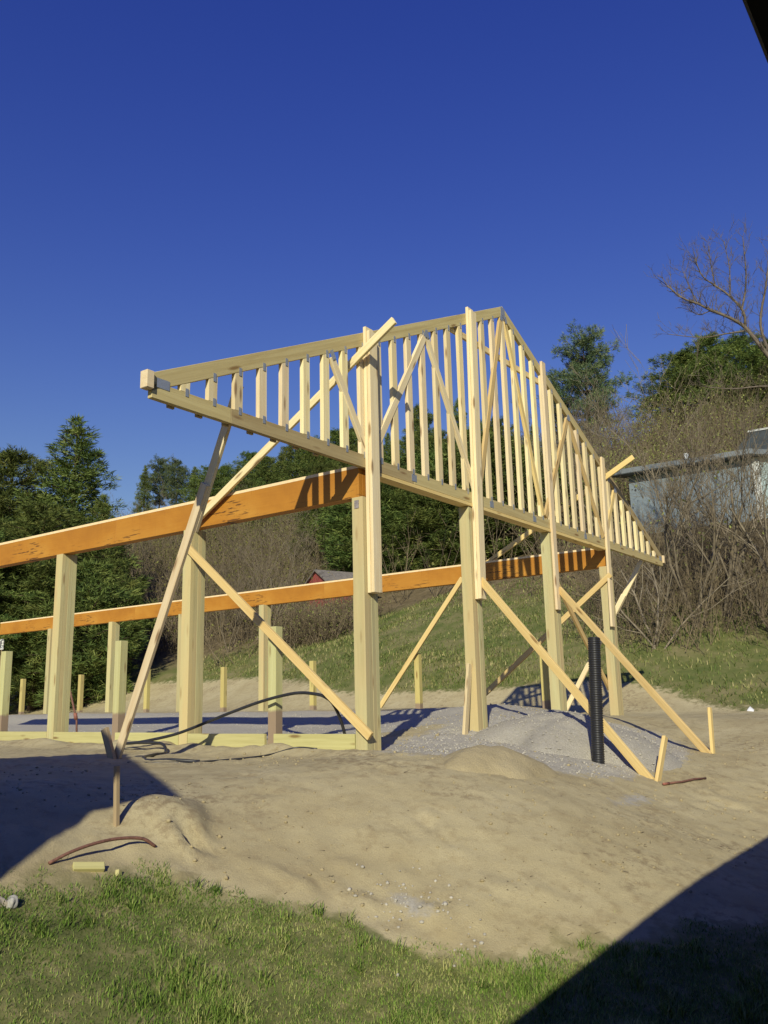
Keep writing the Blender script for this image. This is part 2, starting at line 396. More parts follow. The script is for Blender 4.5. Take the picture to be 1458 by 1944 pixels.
# heaps that stand on the ground
def heap(name, cx, cy, rx, ry, h, mat, label, seed, p=1.6, rot=0.0):
    nr, na = 34, 72; V = []; Q = []
    for i in range(nr+1):
        t = i/nr
        for k in range(na):
            a = 2*math.pi*k/na; wob = 1+.16*math.sin(2*a+seed)+.09*math.sin(5*a+2*seed)
            dx, dy = math.cos(a)*rx*t*wob, math.sin(a)*ry*t*wob
            V.append((cx+dx*math.cos(rot)-dy*math.sin(rot), cy+dx*math.sin(rot)+dy*math.cos(rot), t))
    V = np.array(V); t = V[:, 2].copy(); top = smooth_z(np.array([cx]), np.array([cy]))[0]+h
    zz = ground_z(V[:, 0], V[:, 1]); prof = (1-t**p)
    z = zz*(t**1.2) + (smooth_z(V[:, 0], V[:, 1]))*(1-t**1.2) + h*prof*(1+.3*vnoise(V[:, 0], V[:, 1], 2.4, seed)) + (1-t)*.03*vnoise(V[:, 0], V[:, 1], 9, seed+1) - .05*t**8
    V[:, 2] = z
    for i in range(nr):
        for k in range(na): Q.append((i*na+k, (i+1)*na+k, (i+1)*na+(k+1) % na, i*na+(k+1) % na))
    me = np_mesh(name, V, None, [mat], True, quads=Q)
    return tag(link(bpy.data.objects.new(name, me)), label, 'heap')
def gravel_material():
    w = N('grey_crushed_gravel', .9, .2); ge = w.n('NewGeometry'); P = ge.outputs['Position']
    vo = w.n('TexVoronoi'); vo.inputs['Scale'].default_value = 75; w.l(P, vo.inputs['Vector'])
    c = w.ramp(vo.outputs['Color'], [(.15, (.37, .345, .285)), (.5, (.42, .395, .33)), (.9, (.49, .46, .39))])
    nm = w.noise(P, 4, 4, .6)
    c = w.mix(w.math('MULTIPLY', nm, .45), c, (.34, .30, .235)); w.color(c)
    w.bump(w.math('ADD', vo.outputs['Distance'], w.noise(P, 60, 3)), .6, .02)
    return w.m
M_GRAVEL = gravel_material()
def sand_material():
    w = N('dug_sand', .95, .1); ge = w.n('NewGeometry'); P = ge.outputs['Position']
    nb = w.noise(P, 2.2, 5, .6); nf = w.noise(P, 50, 4, .7); nm = w.noise(P, 11, 4, .65)
    c = w.ramp(nb, [(.3, (.375, .315, .185)), (.7, (.445, .38, .23))]); c = w.mix(w.math('MULTIPLY', nf, .4), c, (.27, .20, .115))
    c = w.mix(w.ramp(nm, [(.58, (0, 0, 0)), (.7, (.5, .5, .5))]), c, (.30, .26, .19))
    w.color(c); w.bump(w.math('ADD', nm, nf), .5, .03); return w.m
M_SAND = sand_material()
gheap = heap('gravel_heap', 5.45, -1.0, 1.55, 1.0, .36, M_GRAVEL, 'grey crushed gravel heap round the foot of the black ribbed pipe', 5, 1.5)
sheap = heap('sand_heap', 2.66, -1.44, .60, .44, .15, M_SAND, 'low rounded tan sand heap in front of the grey gravel', 9, 1.7)

# loose clods and stones (nobody could count them)
def lumps(name, pts, sizes, mat, seed):
    bm = bmesh.new(); bmesh.ops.create_icosphere(bm, subdivisions=1, radius=1); bm.verts.ensure_lookup_table()
    bv = np.array([v.co[:] for v in bm.verts]); bf = np.array([[v.index for v in f.verts] for f in bm.faces]); bm.free()
    rg = np.random.default_rng(seed); n = len(pts)
    sc = sizes[:, None, None]*(1+.45*(rg.random((n, 1, 3))-.5))*np.array([1, 1, .75])
    jit = 1+.5*(rg.random((n, len(bv), 1))-.5)
    V = bv[None]*jit*sc; a = rg.random(n)*6.283; c, s = np.cos(a)[:, None], np.sin(a)[:, None]
    V = np.stack([V[:, :, 0]*c-V[:, :, 1]*s, V[:, :, 0]*s+V[:, :, 1]*c, V[:, :, 2]], -1)+pts[:, None, :]
    F = bf[None]+(np.arange(n)*len(bv))[:, None, None]
    return link(bpy.data.objects.new(name, np_mesh(name, V.reshape(-1, 3), F.reshape(-1, 3), [mat])))
n = 3000; px = NP.uniform(-1.6, 8, n); py = NP.uniform(-3.4, 1.5, n)
keep = (grass_sd(px, py) < -.05) & (vnoise(px, py, 1.8, 40) > -.12)
px, py = px[keep], py[keep]; sz = .004+.011*NP.random(len(px))**3+.012*(NP.random(len(px)) > .985)
tag(lumps('soil_clods', np.stack([px, py, ground_z(px, py)+sz*.3], -1), sz, M_SAND, 3), 'scattered small clods of tan soil on the bare sand', 'clods', kind='stuff')
n = 2600; a = NP.random(n)*6.283; rr = np.sqrt(NP.random(n))
px = 5.1+2.6*rr*np.cos(a); py = -.8+1.3*rr*np.sin(a)
dg = bpy.context.evaluated_depsgraph_get()
def top_z(px, py):
    z = ground_z(px, py)
    for o in (gheap, sheap):
        co = np.empty(len(o.data.vertices)*3, np.float32); o.data.vertices.foreach_get('co', co); co = co.reshape(-1, 3)
        for s in range(0, len(px), 2000):
            d = (px[s:s+2000, None]-co[None, :, 0])**2+(py[s:s+2000, None]-co[None, :, 1])**2
            i = d.argmin(1); ok = d[np.arange(len(i)), i] < .004
            z[s:s+2000] = np.where(ok, np.maximum(z[s:s+2000], co[i, 2]), z[s:s+2000])
    return z
sz = .005+.008*NP.random(n)**2
M_STONE = plain('grey_stone_chips', (.40, .375, .32), .85, .3, 0, .35, 9, 'Object')
tag(lumps('gravel_stones', np.stack([px, py, top_z(px, py)+sz*.3], -1), sz, M_STONE, 4), 'loose grey gravel stones strewn over the gravel area', 'gravel', kind='stuff')
n = 90; px = np.concatenate([NP.normal(.17, .15, n), NP.uniform(4.2, 8, 800)]); py = np.concatenate([NP.normal(-2.2, .25, n), NP.uniform(.3, 9, 800)])
sz = .006+.009*NP.random(len(px))**2
tag(lumps('gravel_stones', np.stack([px, py, ground_z(px, py)+sz*.3], -1), sz, M_STONE, 6), 'grey stones in the small gravel patch by the lawn and between the posts', 'gravel', kind='stuff')

# ---------------------------------------------------------------- the timber frame
PW, PT = .235, .14
def post(x, y, ztop, label, group, mat=M_GREEN):
    g = gz(x+.1, y+.07); e = empty('laminated_post', (x, y, g), label, 'post', group)
    for k in range(4):
        a = x+k*PW/4+.0006; dz = (.0, -.006, .003, -.002)[k]
        abox('ply', (a, y+.0015*(k % 2), g-.35), (a+PW/4-.0012, y+PT-.0015*(k % 2), ztop+dz*.5), mat, e, .0025)
    return e
FRONT = [(2.68, 2.55, 'thick laminated post at the near left corner of the gable, paper tag at its top'),
         (4.86, 2.808, 'second laminated post under the gable, beside the small leaning kicker board'),
         (7.17, 2.808, 'third laminated post under the gable, just left of the black ribbed pipe'),
         (9.35, 2.55, 'fourth laminated post at the far right end of the gable')]
for i, (x, zt, lab) in enumerate(FRONT):
    p = post(x, 0, zt, lab, 'posts under the gable truss', M_PINE if False else M_GREEN)
    if i == 0:
        put(link(bpy.data.objects.new('paper_tag', box_mesh('paper_tag', .085, .055, .006, M_STAMP, 0))),
            frame_matrix((x-.003, .075, 2.43), (x-.003, .075, 2.53), (0, 1, 0))[0], p)
ORD = ['', 'second', 'third', 'fourth', 'fifth', 'sixth', 'seventh']
for k in (1, 2):
    post(2.68, 2.57*k, 2.55, ['', 'thick laminated post under the near orange beam, where the leaning props cross', 'thick laminated post nearest the left edge under the near orange beam'][k], 'posts under the near beam')
for k in (1, 2, 3, 4, 5, 6):
    post(9.35, 2.57*k, 2.55, ['', 'far beam post hidden mostly behind the second gable post', 'far beam post just left of the near corner post',
        'far beam post behind the lower end of the diagonal brace', 'far beam post showing beside the wide left post under the near beam',
        'far beam post standing left of the tall short-post pair', 'leftmost far beam post, beside the wide left post'][k], 'posts under the far beam')
def short_post(x, y, ztop, mat, label, group, w=.112):
    g = gz(x, y); o = abox('short_post', (x-w/2, y-w/2, g-.3), (x+w/2, y+w/2, ztop), mat, None, .004)
    return tag(o, label, 'post', group)
for y, lab in ((1.30, 'pale green short square post with soil-stained foot, left of the near corner post'), (3.93, 'pale green short square post with soil-stained foot, beside the long left prop'), (6.50, 'pale green short square post cut by the left edge of the picture')):
    short_post(2.78, y, 1.30, M_SHORT, lab, 'short posts along the near sill')
labs = ['yellowish short post right of the second gable post, before the grass bank', 'yellowish short post behind the inner diagonal brace, right of the near corner post',
        'yellowish short post behind the near diagonal brace', 'yellowish short post standing alone left of the long diagonal brace', 'yellowish short post mostly behind the pale green short post',
        'yellowish short post behind the leaning rusty bar', 'yellowish short post near the left edge of the picture']
for k, lab in enumerate(labs):
    short_post(9.45, 1.285+2.57*k, 1.30+.02*((k*5) % 3-1), M_SHORT_FAR, lab, 'short posts along the far side', .105)

def beam(x, y0, y1, label, joints):
    e = empty('laminated_beam', (x, y0, 2.55), label, 'beam', 'orange laminated beams')
    ys = [y0]+joints+[y1]
    for a, b in zip(ys[:-1], ys[1:]):
        for k in range(2):
            # grain runs along the beam, width upright
            c = x+.033+k*.067
            board('ply', (c, a+.001, 2.7065), (c, b-.001, 2.7065), .312, .066, (0, 0, 1), M_LVL, e, bev=.002)
        board('top_edge', (x+.0665, a+.001, 2.879), (x+.0665, b-.001, 2.879), .134, .032, (1, 0, 0), M_LVLTOP, e, bev=0)
    return e
beam(2.69, .052, 10.5, 'near orange laminated beam running left from the near corner post, striped by shadow', [4.02, 8.2])
beam(9.44, .052, 18.0, 'far orange laminated beam behind, striped by the shadow of the studs', [6.1, 12.1])

# sill boards at the foot of the near row
for a, b, z, lab in ((.155, 1.235, .165, 'pale yellow sill board between the near corner post and the short post'), (1.365, 2.56, .165, 'pale yellow sill board behind the black hose'),
                     (2.72, 3.865, .175, 'pale yellow sill board behind the foot of the leaning prop'), (3.995, 5.13, .18, 'pale yellow sill board next to the wide left post'), (5.29, 8.0, .185, 'pale yellow sill board at the left edge of the picture')):
    o = board('sill_board', (2.70, a, z-.09), (2.70, b, z-.09), .185, .038, (0, 0, 1), M_GREEN2); tag(o, lab, 'board', 'sill boards')
# flat plate on the inner posts
tag(board('top_plate', (2.93, .055, 2.834), (9.34, .055, 2.834), .14, .042, (0, 1, 0), M_PINE), 'flat pale plank lying on the posts right under the gable truss', 'plank')

# ------------------------------------------------ gable truss
B = .3048; TAIL = -.06; PK = 6.096; SL = (5.94-3.07)/(PK-TAIL); TH = math.atan(SL); CT = math.cos(TH)
def up(x): return 3.07+SL*((x if x <= PK else 2*PK-x)-TAIL)
def under(x): return up(x)-.14/CT
tr = empty('gable_truss', (PK, .023, 2.86), 'big triangular gable truss of pale lumber with close upright studs', 'truss')
for s in (0, 1):
    f = (lambda x: x) if s == 0 else (lambda x: 2*PK-x)
    c = .07/CT
    for a, b in ((TAIL, 3.05), (3.052, PK)):
        board('top_chord', (f(a), .023, up(a)-c), (f(b-.0005), .023, up(b)-c), .14, .050, (0, 0, 1), M_CHORD, tr, (SL, SL))
for a, b in ((TAIL, .80), (.801, 3.66), (3.661, 5.47), (5.471, 8.53), (8.531, 2*PK-TAIL)):
    board('bottom_chord', (a, .023, 2.931), (b, .023, 2.931), .138, .050, (0, 0, 1), M_CHORD, tr)
def plate(parent, x, z, w, h, ang=0.0, dy=0.0):
    o = link(bpy.data.objects.new('nail_plate', box_mesh('nail_plate', h, w, .0025, M_PLATE, 0, -h/2)))
    M = Matrix(((math.sin(ang), math.cos(ang), 0, x), (0, 0, 1, -.0045-dy), (math.cos(ang), -math.sin(ang), 0, z), (0, 0, 0, 1)))
    return put(o, M, parent)
for x in (3.66, 5.47, 6.72, 8.53): plate(tr, x, 2.931, .10, .08)
plate(tr, .05, 3.0, .13, .08); plate(tr, 2*PK-.05, 3.0, .13, .08)
plate(tr, PK, 5.84, .12, .16)
R2 = random.Random(4)
for i in range(1, 40):
    x = B*i-.018; t = under(x) if abs(i-20) > 0 else under(x)-.02
    if t-3.0 < .03: continue
    sk = SL if x < PK else -SL
    mat = M_SPRUCE if R2.random() < .7 else M_SPRUCE_PALE
    st = board('stud', (x+R2.uniform(-.004, .004), .023, 3.0005), (x, .023, t), .100, .046, (1, 0, 0), mat, tr, (0, sk if i != 20 else 0))
    plate(st, x+.012, 3.0, .034, .070)
    if t > 3.12: plate(st, x+.012, t+.005, .034, .075)
tops = [7.2, 13.2, 20, 26.8, 32.8]; bots = [9.3, 16.8, 23.2, 30.7]
for a, b in ((7.2, 9.3), (13.2, 9.3), (13.2, 16.8), (19.85, 16.8), (20.15, 23.2), (26.8, 23.2), (26.8, 30.7), (32.8, 30.7)):
    xa, xb = a*B, b*B; off = .05 if xb > xa else -.05
    P0 = Vector((xb-off*.8, .012, 3.03)); P1 = Vector((xa+off*.3, .012, under(xa)-.04))
    wb = board('web', P0, P1, .086, .038, (1, 0, 0), M_SPRUCE_PALE if a < 14 else M_PINE, tr)
    d = (P1-P0).normalized()
    plate(wb, P1.x, P1.z+.02, .06, .10, math.atan2(d.x, d.z), .006+.003*(xb > xa))
for lo, hi, lab in (((-.135, -.032, 2.925), (TAIL-.002, .052, 3.07), None), ((2*PK-TAIL+.002, -.032, 2.925), (2*PK+.135, .052, 3.07), None)):
    abox('end_block', lo, hi, M_SPRUCE_PALE, tr, .004, 'X')
for x in [B*i-.018-.12 for i in range(1, 8)]:          # short blocks on the back, showing below the chord
    abox('back_block', (x-.02, .0475, 2.846), (x+.05, .072, 2.985), M_WEATHER, tr, .003, 'Z')

def lone(name, p0, p1, w, t, wd, mat, label, cat, group=None, skew=(0, 0)):
    return tag(board(name, p0, p1, w, t, wd, mat, None, skew), label, cat, group)
# upright boards that tie the truss to the posts
def upright(x0, z0, x1, z1, plies, lab, w=.14):
    e = empty('upright_tie_board', (x0, -.05, z0), lab, 'board', 'upright boards nailed over the truss')
    for k in range(plies):
        y = -.024-k*.040
        board('plank', (x0+.01*k, y, z0+.004*k), (x1+.01*k, y, z1-.05*k), w, .038, (1, 0, 0), M_SPRUCE_PALE, e)
    return e
upright(2.80, 1.55, 2.81, 4.44, 2, 'doubled upright board with bark edge fixed over the near corner post')
upright(4.985, 1.655, 5.085, 5.52, 2, 'tallest upright board, fixed over the second gable post')
upright(7.27, 1.685, 7.29, 5.46, 1, 'upright board fixed over the third gable post, right of the peak', .12)
upright(9.33, 1.55, 9.46, 4.42, 1, 'shorter upright board fixed over the fourth gable post', .12)

SPR, PIN = M_SPRUCE, M_PINE
lone('truss_brace', (2.625, 2.42, 2.63), (2.625, -.50, 4.335), .089, .038, (0, 0, 1), SPR, 'long slanting board from the near beam up through the truss left of the near corner', 'brace', 'slanting braces')
lone('truss_brace', (9.65, 2.42, 2.88), (9.65, -.50, 4.385), .089, .038, (0, 0, 1), PIN, 'slanting board from the far beam poking out at the right slope of the truss', 'brace', 'slanting braces')
lone('row_brace', (2.655, 2.66, 2.37), (2.655, -.06, .145), .089, .038, (0, 0, 1), PIN, 'pale diagonal brace across the near bay down to the near corner post', 'brace', 'slanting braces')
lone('row_brace', (9.325, 4.66, .36), (9.325, 2.74, 2.62), .089, .038, (0, 0, 1), PIN, 'diagonal brace behind, between near corner post and second gable post', 'brace', 'slanting braces')
lone('row_brace', (9.325, 2.50, .46), (9.325, -.06, 2.40), .089, .038, (0, 0, 1), PIN, 'partly shaded orange-brown diagonal brace behind the third gable post', 'brace', 'slanting braces')
lone('front_brace', (5.00, -.02, 1.93), (4.49, -2.14, -.37), .089, .038, (0, 0, 1), PIN, 'long pale brace from the second gable post to the leaning stake', 'brace', 'slanting braces')
lone('front_brace', (7.33, -.03, 1.99), (6.68, -2.10, -.26), .089, .038, (0, 0, 1), PIN, 'long pale brace from the third gable post to the upright stake at right', 'brace', 'slanting braces')
lone('kicker_board', (4.66, .07, gz(4.66, .07)-.03), (4.835, .07, .88), .085, .036, (1, 0, 0), SPR, 'small leaning kicker board at the foot of the second gable post', 'board')
lone('gable_brace', (7.42, .165, 2.38), (9.45, .165, .58), .085, .036, (0, 0, 1), PIN, 'brace behind the black ribbed pipe from third to fourth gable post', 'brace', 'slanting braces')
lone('back_brace', (4.62, .068, 5.14), (7.55, .068, 5.17), .085, .036, (0, 0, 1), SPR, 'level board across the back of the studs just under the peak', 'brace')
def prop(top, foot, split, lab):
    top = Vector(top); foot = Vector(foot); e = empty('tail_prop', foot, lab, 'prop', 'props under the truss tails')
    d = top-foot; o = Vector((-.02, -.021, 0)); b = Vector((.024, .0, 0))
    board('lower_plank', foot-d*.03+o*0, foot+d*(split+.12), .089, .038, (0, 1, 0), M_SPRUCE_PALE, e)
    board('upper_plank', foot+d*split+b*1.7, top+b*1.0, .089, .038, (0, 1, 0), M_SPRUCE_PALE, e)
    return e
prop((.93, .055, 3.27), (1.27, 1.98, 0), .63, 'long spliced prop leaning up to the left tail of the truss')
prop((11.36, .055, 2.97), (11.0, 1.60, .28), .62, 'spliced prop leaning up to the right tail of the truss')
lone('stake', (1.20, 1.84, -.25), (1.20, 2.09, .28), .085, .038, (0, 1, 0), M_WEATHER, 'leaning split stake at the foot of the left prop', 'stake', 'stakes')
lone('stake', (-.735, -.655, -.42), (-.73, -.62, .135), .030, .028, (1, 0, 0), M_WEATHER, 'thin upright stake in the dug soil heap, below the left prop', 'stake', 'stakes')
lone('stake', (4.33, -2.20, -.55), (4.83, -2.20, .05), .085, .036, (1, 0, 0), PIN, 'stake tilted right at the foot of the longest brace', 'stake', 'stakes', (0, .35))
lone('stake', (6.735, -2.12, -.5), (6.82, -2.12, .30), .085, .036, (1, 0, 0), PIN, 'nearly upright stake at the foot of the right brace', 'stake', 'stakes')
lone('stake', (11.05, 1.66, 0), (10.85, 1.66, .62), .06, .036, (1, 0, 0), PIN, 'small stake at the foot of the right tail prop', 'stake', 'stakes')

# ------------------------------------------------ black ribbed pipe
def ribbed(p0, p1, r, pitch, mat, label):
    p0 = Vector(p0); p1 = Vector(p1); L = (p1-p0).length; n = int(L/pitch)
    pts = []; rad = []
    for k in range(n):
        for f, s in ((0, .90), (.18, 1.0), (.62, 1.0), (.80, .90)):
            pts.append(p0+(p1-p0)*((k+f)/n)); rad.append(r*s)
    pts += [p1, p1, p1-(p1-p0)*.12]; rad += [r*.9, r*.82, r*.80]
    V = []; F = []; m = 24; t = (p1-p0).normalized(); a = t.orthogonal().normalized(); b = t.cross(a)
    for p, q in zip(pts, rad):
        for k in range(m): an = 2*math.pi*k/m; V.append(tuple(p+(a*math.cos(an)+b*math.sin(an))*q))
    for i in range(len(pts)-1):
        for k in range(m): F.append((i*m+k, i*m+(k+1) % m, (i+1)*m+(k+1) % m, (i+1)*m+k))
    e = len(pts)-1
    me = np_mesh('corrugated_pipe', V, None, [mat], True, quads=F)
    return tag(link(bpy.data.objects.new('corrugated_pipe', me)), label, 'pipe')
ribbed((4.36, -1.65, -.30), (4.50, -1.65, 1.075), .066, .0235, M_BLACKPIPE, 'black corrugated drain pipe standing upright in the gravel')

# ------------------------------------------------ hose, bars and scraps
def onground(pts, lift): return [(x, y, gz(x, y)+lift) for x, y in pts]
hp = [(2.86, .40, .10), (2.80, .42, .30), (2.73, .46, .46), (2.705, .54, .53), (2.69, .66, .565), (2.67, .92, .58), (2.60, 1.31, .51), (2.50, 1.67, .40), (2.45, 1.94, .315), (2.35, 2.32, .19), (2.30, 2.66, .125),
      (2.24, 2.94, .085), (2.16, 3.06, .085), (2.08, 3.0, .085), (2.05, 2.84, .09), (2.08, 2.62, .10), (2.16, 2.38, .085)]
hp += onground([(2.06, 2.20), (1.80, 2.06), (1.50, 1.86), (1.36, 1.62), (1.42, 1.36), (1.55, 1.12)], .004)
tag(tube('water_hose', spline(hp, 6), .0165, M_HOSE, None, 10), 'black poly hose arching up by the sill boards and looping on the sand', 'hose')
cp = onground([(1.02, 1.50), (1.20, 1.38), (1.40, 1.16), (1.66, 1.02), (2.0, .92), (2.25, .86), (2.45, .72), (2.52, .5)], .003)  # course of a thin black line drawn along the sand
tag(tube('black_line', spline(cp, 6), .009, M_HOSE, None, 6), 'thin black line along the sand in front of the hose', 'black_line')
rp = [(-1.33, -.86, gz(-1.33, -.86)+.01), (-1.2, -.87, gz(-1.2, -.87)+.05), (-1.05, -.88, gz(-1.05, -.88)+.085), (-.9, -.89, gz(-.9, -.89)+.085), (-.76, -.92, gz(-.76, -.92)+.05), (-.68, -.94, gz(-.68, -.94)+.005)]
tag(tube('bent_rusty_pipe', spline(rp, 6), .0095, M_RUST, None, 8), 'thin bent rusty pipe arching over the dug soil by the lawn', 'pipe')
bl = empty('wood_block', (-1.15, -.98, gz(-1.15, -.98)), 'short yellow lumber offcut at the edge of the lawn', 'offcut')
board('block', (-1.23, -.93, gz(-1.2, -.95)+.02), (-1.08, -1.0, gz(-1.1, -1.0)+.02), .05, .03, (.3, .7, .65), M_GREEN2, bl)
board('short_block', (-1.03, -1.06, gz(-1.03, -1.06)-.01), (-1.02, -1.05, gz(-1.03, -1.06)+.025), .035, .025, (1, .3, 0), M_GREEN2, bl)
bar = empty('digging_bar', (4.45, 7.15, gz(4.45, 7.15)), 'rusty steel bar leaning beside the wide left post', 'bar')
tube('shaft', [(4.45, 7.12, gz(4.45, 7.12)-.1), (4.44, 7.14, .28), (4.31, 7.33, 1.12)], .016, M_RUST, bar, 8)
tube('collar', [(4.435, 7.15, .30), (4.425, 7.165, .40)], .030, M_RED, bar, 8)
tl = empty('pry_bar', (4.36, -2.3, gz(4.36, -2.3)), 'thin steel bar with red end lying on the sand by the leaning stake', 'bar')
tube('rod', onground([(4.46, -2.32), (4.7, -2.37), (4.95, -2.42), (5.17, -2.47)], .018), .010, M_RUST, tl, 7)
tube('red_end', onground([(4.36, -2.298), (4.41, -2.307), (4.46, -2.32)], .016), .013, M_RED, tl, 8)
lg = empty('broken_rock', (-1.72, -1.08, gz(-1.72, -1.08)), 'pale broken stone in the grass at the left edge', 'stone')
for nm, p, s, m in (('rock_face', (-1.682, -1.095, .022), (.024, .036, .034), plain('grey_stone', (.36, .35, .33), .9, .2, 0, .3, 40, bump=.4)), ('rock_body', (-1.735, -1.07, .014), (.066, .040, .026), plain('pale_stone', (.52, .46, .36), .9, .2, 0, .25, 30, bump=.4))):
    bm = bmesh.new(); bmesh.ops.create_icosphere(bm, subdivisions=3, radius=1)
    for v in bm.verts:
        k = 1+.25*math.sin(3*v.co.x+2*v.co.y)*math.cos(2*v.co.z+v.co.x); v.co = Vector((v.co.x*s[0]*k, v.co.y*s[1]*k, v.co.z*s[2]*k))
    me = bpy.data.meshes.new(nm); bm.to_mesh(me); bm.free(); me.materials.append(m)
    o = link(bpy.data.objects.new(nm, me)); put(o, Matrix.Translation((p[0], p[1], gz(p[0], p[1])+p[2])) @ Matrix.Rotation(.5, 4, 'Y'), lg)
pm = np_mesh('paper_scrap', [(0, 0, 0), (.14, .02, .03), (.16, .13, .05), (.02, .12, .01), (.08, .07, .09)], [(0, 1, 4), (1, 2, 4), (2, 3, 4), (3, 0, 4)], [M_WHITE])
o = link(bpy.data.objects.new('paper_scrap', pm)); o.location = (12.5, -1.3, gz(12.5, -1.3)+.05); tag(o, 'crumpled white scrap lying on the grass bank at right', 'scrap')

# small white sign at the left edge
sg = empty('white_sign', (14.0, 25.6, gz(14, 25.6)), 'white sign board with black slanted lettering at the left edge', 'sign')
abox('panel', (13.98, 25.42, 2.66), (14.02, 26.7, 3.06), M_WHITE, sg, .004, 'Y')
for k in range(2): board('letter', (13.973, 25.56+.085*k, 2.76), (13.973, 25.51+.085*k, 2.98), .035, .006, (0, 1, 0), M_BLACKINK, sg, bev=0)
for y in (25.5, 26.6): abox('leg', (13.985, y, gz(14, y)-.2), (14.015, y+.04, 2.66), M_WEATHER, sg)

# ---------------------------------------------------------------- buildings
def prism(name, poly, axis_dir, length, mat, parent=None):
    """poly: closed ring of 3D points, pushed along axis_dir"""
    n = len(poly); P = [Vector(p) for p in poly]; d = Vector(axis_dir).normalized()*length
    V = [tuple(p) for p in P]+[tuple(p+d) for p in P]
    bm = bmesh.new(); vs = [bm.verts.new(v) for v in V]
    bm.faces.new(vs[:n]); bm.faces.new(vs[n:][::-1])
    for i in range(n): bm.faces.new((vs[i], vs[(i+1) % n], vs[n+(i+1) % n], vs[n+i]))
    bmesh.ops.recalc_face_normals(bm, faces=bm.faces)
    me = bpy.data.meshes.new(name); bm.to_mesh(me); bm.free(); me.materials.append(mat)
    return put(link(bpy.data.objects.new(name, me)), Matrix.Identity(4), parent)
M_DARKWOOD = plain('dark_brown_paint', (.018, .014, .012), .7, .3, 0, .3, 6)
M_SHINGLE = plain('dark_shingles', (.05, .045, .045), .95, .1, 0, .4, 30, bump=.4)
hs_ = empty('lakeside_house' if False else 'brown_house', (-4, -8, -1.1), 'dark house whose eave cuts the top right corner and shades the lawn', 'house')
abox('wall', (-10.6, -12.2, -1.5), (4.1, -5.72, 1.42), M_DARKWOOD, hs_, 0, 'X')
E0, E1 = (-5.08, 1.20), (-8.9, 2.95)
prism('roof', [(-11, E0[0], E0[1]+.02), (-11, E0[0], E0[1]+.06), (-11, E1[0], E1[1]+.06), (-11, -12.8, E0[1]+.06), (-11, -12.8, E0[1]+.02), (-11, E1[0], E1[1])], (1, 0, 0), 15.6, M_SHINGLE, hs_)
abox('fascia', (-11.02, E0[0]-.03, E0[1]-.0), (4.62, E0[0]+.002, E0[1]+.065), M_DARKWOOD, hs_, .004, 'X')
abox('soffit', (-10.98, -5.70, E0[1]+.0), (4.58, E0[0]-.031, E0[1]+.018), M_DARKWOOD, hs_, 0, 'X')
sh = empty('garden_shed', (-7.3, -1.1, -.9), 'dark shed out of view at left whose gabled shadow falls on the sand', 'shed')
EY, EZ, RY, RZ = -3.08, 2.89, -1.12, 4.05
FY = 2*RY-EY
prism('wall', [(-9.2, EY+.25, -1.2), (-9.2, EY+.25, EZ+.05), (-9.2, RY, RZ-.14), (-9.2, FY-.25, EZ+.05), (-9.2, FY-.25, -1.2)], (1, 0, 0), 3.85, M_DARKWOOD, sh)
prism('roof', [(-9.4, EY, EZ), (-9.4, RY, RZ), (-9.4, FY, EZ), (-9.4, FY, EZ-.1), (-9.4, RY, RZ-.12), (-9.4, EY, EZ-.1)], (1, 0, 0), 4.2, M_SHINGLE, sh)

def siding(name, c, pitch=.16):
    w = N(name, .7, .3); ge = w.n('NewGeometry'); sx = w.n('SeparateXYZ'); w.l(ge.outputs['Position'], sx.inputs[0])
    f = w.math('FRACT', w.math('DIVIDE', sx.outputs['Z'], pitch)); nz = w.noise(ge.outputs['Position'], 1.5, 4)
    col = w.ramp(nz, [(.3, tuple(.88*x for x in c)), (.7, c)])
    w.color(w.mix(w.ramp(f, [(.0, (.5, .5, .5)), (.12, (0, 0, 0))]), col, tuple(.45*x for x in c)))
    w.bump(f, .5, .03); return w.m
M_SIDING = siding('blue_grey_clapboard', (.195, .24, .285))
M_SIDING2 = siding('pale_aqua_clapboard', (.34, .43, .45))
M_TRIM = plain('white_trim', (.50, .52, .52), .6)
M_ROOFG = plain('grey_metal_roof', (.16, .18, .20), .6, .3, .1, .1, 3)
M_DARKROOF = plain('dark_slate_roof', (.035, .045, .055), .6, .3, 0, .3, 4)
LA = 4.9; K = Vector((30.2, 1.75, 0)); da = Vector((-.06, 1.0, 0)).normalized(); db = Vector((.77, -.64, 0)).normalized()
hh = empty('blue_house', (K.x, K.y, 6.6), 'blue-grey clapboard house with white corner on the hillside behind bare trees', 'house')
def hp_(a, b, z): p = K+da*a+db*b; return (p.x, p.y, z)
prism('wall', [hp_(0, 0, 5.0), hp_(LA, 0, 5.0), hp_(LA, 7, 5.0), hp_(0, 7, 5.0)], (0, 0, 1), 4.25, M_SIDING, hh)
prism('end_wall', [hp_(-.012, .02, 5.0), hp_(-.004, .02, 5.0), hp_(-.004, 7, 5.0), hp_(-.012, 7, 5.0)], (0, 0, 1), 4.24, M_SIDING2, hh)
rf = prism('roof', [hp_(-.5, -.75, 9.26), hp_(LA+.4, -.75, 9.26), hp_(LA+.4, 7.4, 9.32), hp_(-.5, 7.4, 9.32)], (0, 0, 1), .2, M_ROOFG, hh)
prism('fascia', [hp_(-.52, -.78, 9.28), hp_(LA+.42, -.78, 9.28), hp_(LA+.42, -.752, 9.28), hp_(-.52, -.752, 9.28)], (0, 0, 1), .19, M_ROOFG, hh)
prism('corner_trim', [hp_(-.02, -.02, 5.4), hp_(.12, -.02, 5.4), hp_(.12, -.0135, 5.4), hp_(-.02, -.0135, 5.4)], (0, 0, 1), 3.84, M_TRIM, hh)
